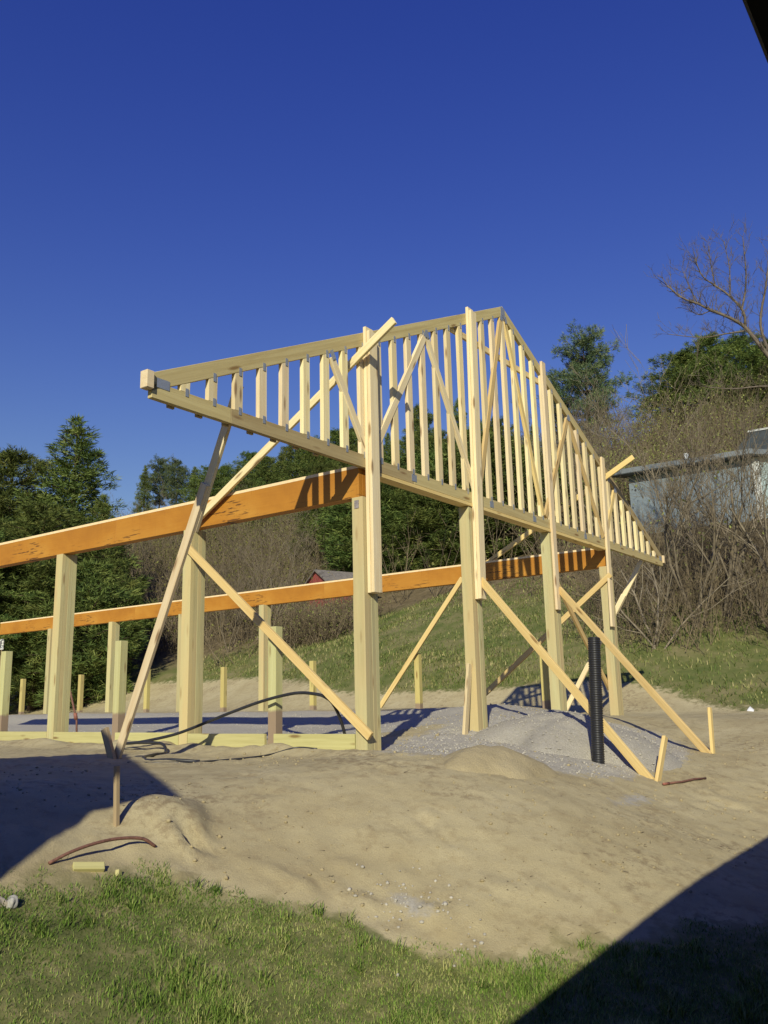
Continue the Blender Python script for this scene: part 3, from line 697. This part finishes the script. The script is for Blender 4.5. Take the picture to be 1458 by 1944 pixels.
prism('corner_trim', [hp_(-.03, -.02, 5.4), hp_(-.03, .12, 5.4), hp_(-.014, .12, 5.4), hp_(-.014, -.02, 5.4)], (0, 0, 1), 3.84, M_TRIM, hh)
up_ = prism('upper_roof', [hp_(1.35, .6, 9.5), hp_(-1.3, .6, 9.5), hp_(-1.3, .6, 10.4), hp_(.55, .6, 10.4)], db, 4.5, M_DARKROOF, hh)
prism('roof_edge', [hp_(.6, .56, 10.38), hp_(-1.34, .56, 10.38), hp_(-1.34, .56, 10.45), hp_(.6, .56, 10.45)], db, 4.55, M_TRIM, up_)
tube('vent_pipe', [hp_(2.6, .1, 9.4), hp_(2.6, .1, 9.85)], .09, M_TRIM, rf, 10)

rs_ = empty('red_shed', (23.9, 18.3, 4.0), 'small red shed with grey roof peeking over the far beam', 'shed')
M_REDPAINT = siding('red_board_siding', (.36, .085, .075), .12); M_GREYROOF = plain('weathered_grey_roof', (.20, .18, .16), .9, .2, 0, .25, 8)
SK = Vector((23.7, 18.25, 0)); ra = Vector((.95, -.31, 0)); rb = Vector((.31, .95, 0)); rz = gz(23.9, 18.3)
def rp_(a, b, z): p = SK+ra*a+rb*b; return (p.x, p.y, z)
PKZ = 5.95
prism('wall', [rp_(0, -.78, 3.2), rp_(0, -.78, PKZ-.50), rp_(0, 0, PKZ-.03), rp_(0, .78, PKZ-.50), rp_(0, .78, 3.2)], ra, 2.4, M_REDPAINT, rs_)
prism('roof', [rp_(-.12, -.92, PKZ-.58), rp_(-.12, 0, PKZ), rp_(-.12, .92, PKZ-.58), rp_(-.12, .92, PKZ-.66), rp_(-.12, 0, PKZ-.07), rp_(-.12, -.92, PKZ-.66)], ra, 2.7, M_GREYROOF, rs_)

# ---------------------------------------------------------------- plants
def foliage(name, dark, mid, light, spec=.15, trans=.0):
    w = N(name, .75, spec); oi = w.n('ObjectInfo'); ge = w.n('NewGeometry')
    at = w.n('Attribute'); at.attribute_name = 'tint'
    n = w.noise(ge.outputs['Position'], 1.1, 3, .6)
    f = w.math('ADD', w.math('MULTIPLY', at.outputs['Fac'], .55), w.math('MULTIPLY', n, .5))
    c = w.ramp(f, [(.25, dark), (.52, mid), (.80, light)])
    hv = w.n('HueSaturation'); w.l(c, hv.inputs['Color'])
    w.l(w.math('MULTIPLY_ADD', oi.outputs['Random'], .5, .75), hv.inputs['Value']); w.l(w.math('MULTIPLY_ADD', oi.outputs['Random'], .03, .485), hv.inputs['Hue'])
    w.color(hv.outputs[0]); return w.m
M_NEEDLE = foliage('pine_needles', (.042, .070, .020), (.098, .135, .033), (.19, .215, .058))
M_NEEDLE_BLUE = foliage('blue_pine_needles', (.050, .090, .048), (.105, .155, .075), (.20, .23, .10))
M_BARK = plain('dark_bark', (.085, .062, .046), .95, .1, 0, .4, 6, bump=.5)
M_BARK_GREY = plain('grey_bark', (.17, .14, .10), .95, .1, 0, .35, 9, bump=.4)
M_BARK_PALE = plain('pale_grey_bark', (.225, .19, .14), .95, .1, 0, .3, 9, bump=.4)

def tufts(pos, dirs, rg, k, ln, wd, flat=.6):
    """k thin needle blades from every point, fanned round dirs"""
    n = len(pos); P = np.repeat(pos, k, 0); D = np.repeat(dirs, k, 0)
    d = D*rg.uniform(.3, 1.1, (n*k, 1)) + rg.normal(0, .75, (n*k, 3))*np.array([1, 1, flat])
    d /= np.linalg.norm(d, axis=1, keepdims=True)+1e-9
    s = np.cross(d, rg.normal(0, 1, (n*k, 3))); s /= np.linalg.norm(s, axis=1, keepdims=True)+1e-9
    L = ln*rg.uniform(.6, 1.25, (n*k, 1)); W = wd*rg.uniform(.6, 1.3, (n*k, 1))
    base = P+rg.normal(0, .05, (n*k, 3)); m = base+d*L*.5
    V = np.stack([base, m+s*W*.5, base+d*L, m-s*W*.5], 1).reshape(-1, 3)
    i = np.arange(n*k)*4; Q = np.stack([i, i+1, i+2, i+3], -1)
    return V, Q
def pine_meshes(seed, h=10.0, crown0=.16, rmax=2.3, shape='cone', dens=1.0, mat=None, gap=.0, rag=.25):
    rg = np.random.default_rng(seed); rr = random.Random(seed)
    tv, tf = tube_arrays([(0, 0, -.5), (.03, .02, h*.3), (.0, .05, h*.6), (.02, 0, h*.97)], [.19*h/10, .15*h/10, .09*h/10, .02], 7)
    TV = [tuple(v) for v in tv]; TF = list(tf); pos = []; dr = []
    z = crown0*h; step = .36
    while z < h*.985:
        t = (z/h-crown0)/(1-crown0)
        if shape == 'cone': prof = (1-t)**.75*(.75+.25*min(1, t*5))
        elif shape == 'round': prof = math.sin(math.pi*min(1, .12+.88*t))**.7*.95+.05
        else: prof = min(1, (1-t)*1.9)**.8*(.55+.45*min(1, t*2.5))
        nl = rr.randint(4, 6)
        a0 = rr.random()*6.28
        for k in range(nl):
            if rr.random() < gap: continue
            a = a0+6.283*k/nl+rr.uniform(-.3, .3); L = rmax*prof*rr.uniform(1-rag*1.4, 1+rag)+.18
            rise = rr.uniform(.05, .45)*(.4+t); pts = []
            for q in range(5):
                u = q/4; pts.append(Vector((math.cos(a)*L*u, math.sin(a)*L*u, z+L*rise*u*u+L*.10*math.sin(u*3)-.0)))
            v, f = tube_arrays(pts, [.035*(1-u/4.6)+.006 for u in range(5)], 3, False); o = len(TV)
            TV += [tuple(p) for p in v]; TF += [tuple(i+o for i in ff) for ff in f]
            m = max(4, int(L*18*dens))
            for q in range(m):
                u = rr.uniform(.22, 1.02) if L > .5 else rr.uniform(.1, 1); i = min(3, int(u*4)); p = pts[i].lerp(pts[i+1], min(1.05, u*4-i))
                sp = .42*L*(1-abs(u-.55))*.7
                lat = rr.gauss(0, .75)*sp
                p = p+Vector((-math.sin(a)*lat, math.cos(a)*lat, rr.gauss(.03, .12)))
                pos.append(p[:]); dd = Vector((math.cos(a)-math.sin(a)*lat*.8, math.sin(a)+math.cos(a)*lat*.8, .45)); dr.append(dd.normalized()[:])
        z += step*rr.uniform(.75, 1.25)*(1.15 if h > 9 else .9)
    for q in range(26): pos.append((rr.gauss(0, .10), rr.gauss(0, .10), h*rr.uniform(.94, 1.01))); dr.append((0, 0, 1))
    pos = np.array(pos); dr = np.array(dr)
    V, Q = tufts(pos, dr, rg, 17, .25, .030)
    tint = np.repeat(np.clip(rg.normal(.5, .28, len(pos)), 0, 1), 17*4)
    return (np_mesh('crown', V, None, [mat or M_NEEDLE], False, dict(tint=tint), quads=Q), np_mesh('trunk', TV, TF, [M_BARK], True))
PINES = [pine_meshes(1, shape='full', rmax=3.0, crown0=.06, dens=1.25, rag=.4), pine_meshes(2, shape='round', rmax=2.7, crown0=.05, dens=1.2, rag=.4),
         pine_meshes(3, shape='cone', rmax=2.0, crown0=.14, rag=.3), pine_meshes(4, shape='round', rmax=2.5, crown0=.40, dens=1.25, mat=M_NEEDLE_BLUE, gap=.16, rag=.45),
         pine_meshes(5, h=5.0, shape='full', rmax=1.7, crown0=.06, dens=1.1)]
def pine(v, x, y, h, label, group, wide=1.0, name='pine_tree'):
    me, tk = PINES[v]; s = h/(5.0 if v == 4 else 10.0)
    e = empty(name, (x, y, gz(x, y)-.1), label, 'tree', group)
    e.rotation_euler.z = R.uniform(0, 6.28); e.scale = (s*wide, s*wide, s)
    for nm, m in (('crown', me), ('trunk', tk)):
        o = link(bpy.data.objects.new(nm, m)); o.parent = e
    return e
GP = 'pines on the wooded hillside'
LEFT = [(2, 20.6, 31.1, 12.3, 1.3, 'tallest dense dark pine at left, above the near orange beam'), (1, 19.2, 34.3, 11.1, 1.05, 'dense dark pine at the left edge, behind the tallest one'),
        (2, 20.4, 28.6, 8.4, 1.0, 'smaller dark pine on the right flank of the tall left pine'), (1, 16.2, 26.8, 8.4, 1.2, 'dark pine at left below the near beam, in front of the tallest'),
        (0, 17.3, 35.4, 11.8, 1.0, 'pine crossing the left edge of the picture'), (4, 19.4, 26.4, 5.2, .9, 'low bushy pine right of the wide left post'), (1, 13.9, 27.6, 7.4, 1.1, 'low dark pine at the left edge above the white sign'),
        (4, 16.8, 24.4, 5.6, 1.15, 'low bushy pine just behind the wide left post')]
for v, x, y, h, wd, lab in LEFT: pine(v, x, y, h, lab, 'pines at the left edge', wd)
for x, y, h in ((48.9, 61.1, 7.4), (51.9, 62.5, 7.7), (50.6, 58.4, 7.6)): pine(3 if x > 50 else 2, x, y, h, 'small distant pine in the sky gap right of the tall left pine', 'distant pines in the gap', .75)
ridge = [(49.2,54.3,6.6),(46.2,49.0,6.3),(51.9,53.2,6.5),(49.3,48.7,6.4),(55.2,52.7,7.6),(52.5,48.3,7.2),(58.6,52.0,7.5),(55.8,47.6,8.4),(52.9,43.4,8.0),(59.1,46.8,8.4),(56.1,42.6,9.2),(62.4,45.8,9.6),
         (50.5,40.0,7.0),(47.0,37.5,6.0),(53.0,39.0,7.5),(44.5,41.5,5.6)]
for k, (x, y, h) in enumerate(ridge): pine((2, 1, 0)[k % 3], x, y, h, 'pine on the wooded ridge left of the truss, under the tail', GP+' left of the truss', 1.15)
back = [(64.5,43.0,9.0),(69.7,42.4,12.4),(67.3,38.7,9.0),(73.6,39.9,13.4),(71.1,36.2,10.5),(70.2,33.6,10.5),(66.4,27.9,9.0),(60,36,9.0),(60,31,8.5),(56,33,7.5),(58,27.5,8)]
for k, (x, y, h) in enumerate(back): pine((2, 0, 1)[k % 3], x, y, h, 'tall dark pine seen between the studs of the truss', 'pines behind the studs', .8)
low = []
for k in range(34):
    a_ = math.radians(25.5+12.5*((k*61) % 34)/34.0); D_ = 39+13*((k*37) % 11)/11.0
    low.append((CAM.x+D_*math.cos(a_), CAM.y+D_*math.sin(a_), 4.2+2.2*((k*29) % 7)/7))
low += [(37.9,25.3,4.6),(37.0,23.0,3.8),(39.4,22.0,4.0),(37.7,20.1,3.2),(38.7,18.0,3.2),(40.5,17.0,3.4),(37.9,28.5,4.8),(43,24,5),(44,20,4.6),(32.3,24.5,3.8),(46,28,5.5),(42.5,30,5),(35,21.5,2.8),(41,20,3.6)]
for k, (x, y, h) in enumerate(low): pine((4, 1)[k % 3 == 2], x, y, h, 'low bushy pine on the slope below the truss chord', 'low pines on the slope', 1.35)
pine(3, 65.6, 22.1, 16.2, 'lone tall white pine with open crown right of the gable slope', None, .78)
pine(2, 71.0, 27.4, 13.6, 'pine half hidden by the right slope of the truss, left of the lone pine', None, .8)
RP = [(1, 55.6, 10.8, 10.6, 'leftmost bushy evergreen of the clump at the right edge'), (0, 56.0, 9.2, 11.4, 'tallest bushy evergreen of the clump at the right edge'), (1, 54.5, 6.9, 10.4, 'bushy evergreen above the dark upper roof at right'),
      (0, 54.8, 5.2, 9.8, 'bushy evergreen at the right edge behind the big bare tree'), (1, 53.1, 3.4, 9.2, 'bushy evergreen crossing the right edge of the picture')]
for v, x, y, h, lab in RP: pine(v, x, y, h*.93, lab, 'evergreens at the right edge', 1.2)

# bare trees: limbs drawn out to twigs
def grow(TV, TF, p, d, L, r, depth, rr, upward=.25, spread=.6, sides=4, minr=.006, kids=(2, 4)):
    pts = [Vector(p)]; d = Vector(d).normalized(); seg = 3 if depth > 1 else 2
    for q in range(seg):
        d = (d+Vector((rr.gauss(0, .16), rr.gauss(0, .16), rr.gauss(0, .12)+upward*.25))).normalized()
        pts.append(pts[-1]+d*L/seg)
    rads = [max(minr*.6, r*(1-.55*q/seg)) for q in range(seg+1)]
    v, f = tube_arrays(pts, rads, sides if depth > 1 else 3, False); o = len(TV)
    TV += [tuple(x) for x in v]; TF += [tuple(i+o for i in ff) for ff in f]
    if depth <= 0: return
    for k in range(rr.randint(*kids)+ (1 if depth > 2 else 0)):
        u = rr.uniform(.25, 1.0); i = min(seg-1, int(u*seg)); b = pts[i].lerp(pts[i+1], u*seg-i)
        side = d.orthogonal().normalized(); side.rotate(Matrix.Rotation(rr.uniform(0, 6.283), 3, d))
        nd = (d*(1-spread*.5)+side*spread*rr.uniform(.6, 1.3)+Vector((0, 0, upward)))
        grow(TV, TF, b, nd, L*rr.uniform(.45, .75), max(minr, r*(1-.5*u)*.6), depth-1, rr, upward, spread, sides, minr, kids)
def bare_mesh(seed, h, stems, depth=4, lean=.25, r0=.06, upward=.22, spread=.62, mat=None, kids=(2, 4)):
    rr = random.Random(seed); TV = []; TF = []
    for s in range(stems):
        a = rr.random()*6.283; ln = rr.uniform(.3, 1.0)*lean
        grow(TV, TF, (rr.gauss(0, .08*stems**.5), rr.gauss(0, .08*stems**.5), -.2), (math.cos(a)*ln, math.sin(a)*ln, 1), h*rr.uniform(.4, .55), r0*rr.uniform(.6, 1.0), depth, rr, upward, spread, 5, .007, kids)
    return np_mesh('branches', TV, TF, [mat or M_BARK_GREY], True)
BARE = [bare_mesh(11, 7, 3, 4, .5, .07), bare_mesh(12, 6, 5, 3, .7, .05, mat=M_BARK_PALE), bare_mesh(13, 8, 2, 4, .4, .09), bare_mesh(14, 5, 6, 3, .8, .04), bare_mesh(15, 7, 2, 4, .35, .08, mat=M_BARK_PALE)]
def bare(v, x, y, s, label, group, lean=(0, 0), rot=None):
    o = link(bpy.data.objects.new('bare_tree', BARE[v])); o.location = (x, y, gz(x, y)); o.scale = (s, s, s)
    o.rotation_euler = (lean[0], lean[1], R.uniform(0, 6.28) if rot is None else rot)
    return tag(o, label, 'tree', group)
for v, x, y, s, lab in ((1, 17.4, 1.9, .8, 'many-stemmed bare shrub tree on the bank right of the fourth gable post'), (0, 19.0, 1.3, 1.0, 'grey leaning bare tree in front of the blue house, lowest on the bank'), (2, 19.6, .8, .95, 'grey bare tree with thick leaning trunk below the blue house'),
        (3, 18.2, -.6, .8, 'spreading bare thorn shrub at the right edge of the bank'), (4, 22.4, 3.2, 1.0, 'pale bare tree rising across the left end of the blue house'), (0, 27.5, 6.8, 1.0, 'bare tree beside the left end of the blue house'),
        (1, 19.8, -.9, 1.0, 'pale many-stemmed bare tree at the right edge under the white corner'), (2, 30.5, 9.5, 1.0, 'bare tree between the blue house and the truss slope'), (4, 25.5, 3.2, .9, 'pale slim bare tree in front of the middle of the blue wall'),
        (1, 36, 13, 1.2, 'bare tree with a pale fan of twigs below the lone pine'), (0, 45, 14, 1.3, 'tall bare tree against the sky between lone pine and right evergreens'), (4, 47, 12.5, 1.25, 'pale tall bare tree against the sky left of the right evergreens')):
    bare(v, x, y, s, lab, 'bare trees on the right bank')
GB = 'bare trees in the thicket left of the truss'
for k in range(26):
    az = math.radians(R.uniform(36, 56)); D = R.uniform(33, 74)
    x, y = CAM.x+D*math.cos(az), CAM.y+D*math.sin(az)
    if abs(math.degrees(az)-38.6) < 3 and D < 42: D += 12; x, y = CAM.x+D*math.cos(az), CAM.y+D*math.sin(az)
    bare(k % 5, x, y, R.uniform(.55, .85), 'leafless grey tree in the brown thicket on the hillside left of the truss', GB)
for k in range(16):
    az = math.radians(R.uniform(14, 34)); D = R.uniform(42, 74)
    x, y = CAM.x+D*math.cos(az), CAM.y+D*math.sin(az)
    bare(k % 5, x, y, R.uniform(.6, .95), 'leafless tree in the brown thicket on the slope behind and right of the truss', 'bare trees in the thicket on the right slope')

# the big bare tree leaning in from the right edge
TV, TF = [], []; rr = random.Random(77)
TRUNK = [(22.6, -2.6, 3.9), (22.55, -2.11, 5.2), (22.49, -1.6, 7.08), (22.41, -1.06, 8.93), (22.35, -.69, 9.96)]
LIMBS = [([(22.35,-.69,9.96),(22.04,-.38,10.61),(22.03,-.07,11.2),(21.71,.23,11.47),(21.5,.72,11.8),(21.42,1.07,12.09),(21.1,1.44,12.28),(20.9,1.79,12.72)], .11),
    ([(21.42,1.07,12.09),(21.5,1.28,12.7),(21.6,1.48,13.5)], .035), ([(22.1,-.06,11.2),(21.95,-.08,11.69),(21.87,.23,12.26),(21.7,.58,12.66),(21.5,.87,12.98),(21.4,1.01,13.56)], .07),
    ([(21.95,-.04,11.75),(22.1,-.17,12.34),(21.9,-.3,12.9),(21.93,-.33,14.07)], .055), ([(22.05,-.1,11.1),(22.0,.51,11.15),(21.7,1.14,11.1),(21.45,2.04,11.37)], .045),
    ([(22.41,-1.06,8.93),(22.2,-.46,9.28),(21.8,.44,9.3),(21.6,1.29,9.52)], .05), ([(22.35,-.69,9.96),(22.3,-.45,11.24),(22.1,-.77,12.36),(22.05,-1.03,13.53)], .08),
    ([(21.7,.58,12.66),(21.8,.65,13.3),(21.87,.68,14.04)], .03), ([(21.87,.23,12.26),(21.9,.15,13.17),(21.97,.23,14.11)], .035), ([(21.5,.72,11.8),(21.6,1.11,11.81),(21.7,1.4,12.06)], .03)]
v, f = tube_arrays(spline(TRUNK, 4), [.17-.005*i for i in range(17)], 8); TV += [tuple(p) for p in v]; TF += f
for pts, r in LIMBS:
    r = r*.62; sp = spline(pts, 4); n_ = len(sp); v, f = tube_arrays(sp, [r*(1-.72*i/n_) for i in range(n_)], 6, False); o = len(TV)
    TV += [tuple(p) for p in v]; TF += [tuple(i+o for i in ff) for ff in f]
    for i in range(2, n_, 1):
        dd = (sp[i]-sp[i-1]).normalized()
        for q in range(2):
            nd = dd*.6+Vector((rr.gauss(0, .5), rr.gauss(0, .5), rr.uniform(.1, .8)))
            grow(TV, TF, sp[i], nd, rr.uniform(.32, .62), max(.007, r*.22), 2, rr, .25, .6, 3, .0045, (2, 3))
big = empty('bare_tree', (22.6, -2.6, 4.0), 'big bare tree leaning in from the right edge against the blue sky', 'tree')
put(link(bpy.data.objects.new('branches', np_mesh('branches', TV, TF, [plain('dull_brown_bark', (.15, .125, .10), .95, .1, 0, .35, 9, bump=.4)], True))), Matrix.Identity(4), big)

# thicket of brush on the hillside
def spikes(base, d, L, r):
    """three-sided tapering twigs"""
    n = len(base); s = np.cross(d, np.array([.31, .17, .93])); s /= np.linalg.norm(s, axis=1, keepdims=True)+1e-9; t = np.cross(d, s)
    ring = [base+(s*math.cos(a)+t*math.sin(a))*r[:, None] for a in (0, 2.094, 4.189)]
    V = np.stack(ring+[base+d*L[:, None]], 1).reshape(-1, 3); i = np.arange(n)*4
    F = np.concatenate([np.stack([i, i+1, i+3], -1), np.stack([i+1, i+2, i+3], -1), np.stack([i+2, i, i+3], -1)])
    return V, F
def brush_area(name, pts, hs, rg, label, mat, budmat, nst=9, ntw=7, leafy=.75, leaf=.13):
    B_, D_, L_, R_ = [], [], [], []; n = len(pts)
    P = np.repeat(pts, nst, 0)+rg.normal(0, .22, (n*nst, 3))*np.array([1, 1, 0]); H = np.repeat(hs, nst)*rg.uniform(.55, 1.1, n*nst)
    d = rg.normal(0, .42, (n*nst, 3)); d[:, 2] = 1; d /= np.linalg.norm(d, axis=1, keepdims=True)
    B_.append(P); D_.append(d); L_.append(H); R_.append(.006+.0045*H)
    for lvl, (k, f) in enumerate(((ntw, .45), (3, .5))):
        P0, d0, H0 = B_[-1], D_[-1], L_[-1]
        u = rg.uniform(.2, .98, len(P0)*k); Pn = np.repeat(P0, k, 0)+np.repeat(d0, k, 0)*(u*np.repeat(H0, k))[:, None]
        dn = np.repeat(d0, k, 0)*.6+rg.normal(0, .5, (len(P0)*k, 3)); dn[:, 2] += .25; dn /= np.linalg.norm(dn, axis=1, keepdims=True)
        Ln = np.repeat(H0, k)*f*rg.uniform(.4, 1.0, len(P0)*k)
        B_.append(Pn); D_.append(dn); L_.append(Ln); R_.append(np.full(len(Pn), .0075 if lvl == 0 else .006)+.002*Ln)
    Bc, Dc, Lc, Rc = map(np.concatenate, (B_, D_, L_, R_))
    V, F = spikes(Bc, Dc, Lc, Rc)
    o = tag(link(bpy.data.objects.new(name, np_mesh(name, V, F, [mat]))), label, 'brush', kind='stuff')
    # opening buds and last year's leaves
    m = len(B_[-1]); sel = rg.random(m) < leafy*(.35+.65*sst(22, 34, B_[-1][:, 0])); tip = (B_[-1]+D_[-1]*(L_[-1]*rg.uniform(.4, 1, m))[:, None])[sel]
    q, w = tufts(tip, np.tile(np.array([[0, 0, 1.0]]), (len(tip), 1)), rg, 1, leaf, leaf*.6, 1.0)
    lv = tag(link(bpy.data.objects.new(name+'_leaves', np_mesh('leaves', q, None, [budmat], False, dict(tint=rg.random(len(q))), quads=w))), label.replace('twigs', 'opening leaves'), 'leaves', kind='stuff')
M_TWIG = plain('brown_twigs', (.17, .135, .085), .95, .1, 0, .45, .8, 'Object')
M_BUD = foliage('spring_leaf_buds', (.12, .105, .04), (.165, .175, .05), (.24, .25, .08))
rg = np.random.default_rng(5)
def scatter(n, az0, az1, d0, d1):
    az = np.radians(rg.uniform(az0, az1, n)); D = np.sqrt(rg.uniform(d0*d0, d1*d1, n))
    return np.stack([CAM.x+D*np.cos(az), CAM.y+D*np.sin(az), np.zeros(n)], -1)
def finish(p, ok):
    az = np.degrees(np.arctan2(p[:, 1]-CAM.y, p[:, 0]-CAM.x)); D = np.hypot(p[:, 0]-CAM.x, p[:, 1]-CAM.y)
    ok = ok & ~((az > 25.5) & (az < 36.5) & (D > 26) & (D < 48) & (rg.random(len(p)) < .88))
    p = p[ok]; p[:, 2] = ground_z(p[:, 0], p[:, 1])-.05; return p
p = scatter(2300, 33, 62, 24, 80); lim = LIT(p[:, 0], p[:, 1])
ok = (p[:, 0] > lim-.5+2*vnoise(p[:, 0], p[:, 1], .2, 50)) & (np.hypot(p[:, 0]-24.6, p[:, 1]-17.6) > 2.2) & ~((np.abs(np.degrees(np.arctan2(p[:, 1]-CAM.y, p[:, 0]-CAM.x))-38.6) < 2.6) & (np.hypot(p[:, 0]-CAM.x, p[:, 1]-CAM.y) < 38)) & ~((p[:, 0] < 22) & (p[:, 1] > 20))
p = finish(p, ok); brush_area('brush', p, rg.uniform(1.4, 3.6, len(p)), rg, 'brown leafless brush twigs covering the hillside left of the truss', M_TWIG, M_BUD, 5, 4)
p = np.concatenate([scatter(1500, 6, 33, 20, 76), scatter(700, 10, 25, 38, 62)])
inv = (p[:, :2]-np.array([30.2, 1.75])); a_ = inv[:, 1]; b_ = inv[:, 0]
ok = (p[:, 0] > LIT(p[:, 0], p[:, 1])-1.0+2*vnoise(p[:, 0], p[:, 1], .2, 50)) & ~((a_ > -8) & (a_ < 4.5) & (b_ > -8) & (b_ < 9))
p = finish(p, ok); brush_area('brush', p, rg.uniform(1.6, 4.2, len(p))*(1+.45*sst(38, 46, p[:, 0])), rg, 'brown leafless brush twigs covering the slope right of the truss', M_TWIG, M_BUD, 5, 4)
p = np.stack([rg.uniform(16.8, 27, 330), rg.uniform(-3, 5, 330), np.zeros(330)], -1)
p = finish(p, p[:, 0] > 17.2+1.6*vnoise(p[:, 0], p[:, 1], .5, 51)); brush_area('brush', p, rg.uniform(.6, 2.0, len(p)), rg, 'tangled low thorn twigs on the bank right of the fourth gable post', M_TWIG, M_BUD, 6, 5, .15, .05)

p = np.stack([rg.uniform(20.5, 23.0, 190), rg.uniform(14.6, 18.6, 190), np.zeros(190)], -1)
p = finish(p, p[:, 0] > 0); brush_area('brush', p, rg.uniform(1.0, 1.5, len(p)), rg, 'low brown brush twigs in front of the small red shed', M_TWIG, M_BUD, 7, 5, .6, .07)

# grass
M_GRASS = foliage('lawn_grass', (.07, .125, .018), (.16, .25, .04), (.35, .34, .13))
def blades(name, pts, hgt, wd, rg, mat, label, lean=.5):
    n = len(pts); a = rg.random(n)*6.283; d = np.stack([np.cos(a), np.sin(a), np.zeros(n)], -1); s = np.stack([-np.sin(a), np.cos(a), np.zeros(n)], -1)
    ln = (hgt*rg.uniform(.1, lean*1.6, n))[:, None]; up = np.array([0, 0, 1.0]); h = hgt[:, None]; w = (wd*rg.uniform(.6, 1.3, n))[:, None]
    V = np.stack([pts-s*w, pts+s*w, pts+up*h*.6+d*ln*.35+s*w*.75, pts+up*h*.6+d*ln*.35-s*w*.75, pts+up*h+d*ln], 1).reshape(-1, 3)
    i = np.arange(n)*5; F = np.concatenate([np.stack([i, i+1, i+2], -1), np.stack([i, i+2, i+3], -1), np.stack([i+3, i+2, i+4], -1)])
    tint = np.repeat(np.clip(rg.normal(.42, .30, n)+.7*vnoise(pts[:, 0], pts[:, 1], 2.0, 61)+.5*vnoise(pts[:, 0], pts[:, 1], 7, 60), 0, 1), 5)
    return tag(link(bpy.data.objects.new(name, np_mesh(name, V, F, [mat], False, dict(tint=tint)))), label, 'grass', kind='stuff')
n = 360000; x = rg.uniform(-3.2, 2.6, n); y = rg.uniform(-4.6, -.4, n); sd_ = grass_sd(x, y)+.02+.45*vnoise(x, y, 4, 62)+.35*vnoise(x, y, 13, 63)
dist = np.hypot(x-CAM.x, y-CAM.y)
thin = vnoise(x, y, 1.3, 64)+.5*vnoise(x, y, 4, 65)
ok = (rg.random(n) < np.clip(sd_/.22, 0, 1)*(.42+.58*sst(-.35, .12, thin))) & (dist > 2.2)
x, y = x[ok], y[ok]; hg = (.010+.016*rg.random(len(x))+.038*sst(.10, .45, vnoise(x, y, 3.3, 66)+.5*vnoise(x, y, 9, 67))*rg.random(len(x)))
blades('grass', np.stack([x, y, ground_z(x, y)-.004], -1), hg, .0019, rg, M_GRASS, 'short green lawn with dry patches in the foreground', .9)
nt = 520; tx = rg.uniform(-3.0, 2.2, nt); ty = rg.uniform(-4.4, -.6, nt); kt = (grass_sd(tx, ty)+.3*vnoise(tx, ty, 4, 62) > .02) & (vnoise(tx, ty, 1.3, 64) > -.2)
tx, ty = np.repeat(tx[kt], 34), np.repeat(ty[kt], 34); tx = tx+rg.normal(0, .022, len(tx)); ty = ty+rg.normal(0, .022, len(ty))
blades('grass', np.stack([tx, ty, ground_z(tx, ty)-.004], -1), .022+.045*rg.random(len(tx)), .0026, rg, M_GRASS, 'longer tussocks standing up out of the foreground lawn', 1.1)
sx = np.concatenate([rg.uniform(-.6, 7, 300), rg.normal(1.9, 1.1, 120)]); sy = np.concatenate([rg.uniform(-3.2, .2, 300), rg.normal(-2.75, .30, 120)]); kk = grass_sd(sx, sy) < .1; sx, sy = sx[kk], sy[kk]
an = rg.random(len(sx))*6.283; dd = np.stack([np.cos(an), np.sin(an), rg.uniform(-.05, .22, len(sx))], -1)
V, F = spikes(np.stack([sx, sy, ground_z(sx, sy)+.004], -1), dd, .012+.055*rg.random(len(sx))**3, .0014+.0018*rg.random(len(sx)))
tag(link(bpy.data.objects.new('twig_litter', np_mesh('twig_litter', V, F, [M_TWIG]))), 'dark bits of root and twig scattered on the bare sand', 'litter', kind='stuff')
n = 130000; x = rg.uniform(14, 27, n); y = rg.uniform(-4.5, 22, n)
tz = TOE(x, y)+.1; lz = LIT(x, y)+1.0
ok = (x > tz) & (x < lz+2*vnoise(x, y, .4, 68)) & (rg.random(n) < .25+.9*(vnoise(x, y, .7, 69)+.3))
x, y = x[ok], y[ok]
M_HGRASS = foliage('bank_grass', (.085, .12, .028), (.165, .185, .055), (.32, .275, .13))
blades('grass', np.stack([x, y, ground_z(x, y)-.01], -1), .05+.10*rg.random(len(x))**2, .012, rg, M_HGRASS, 'green and straw-coloured grass on the bank behind the frame', .8)
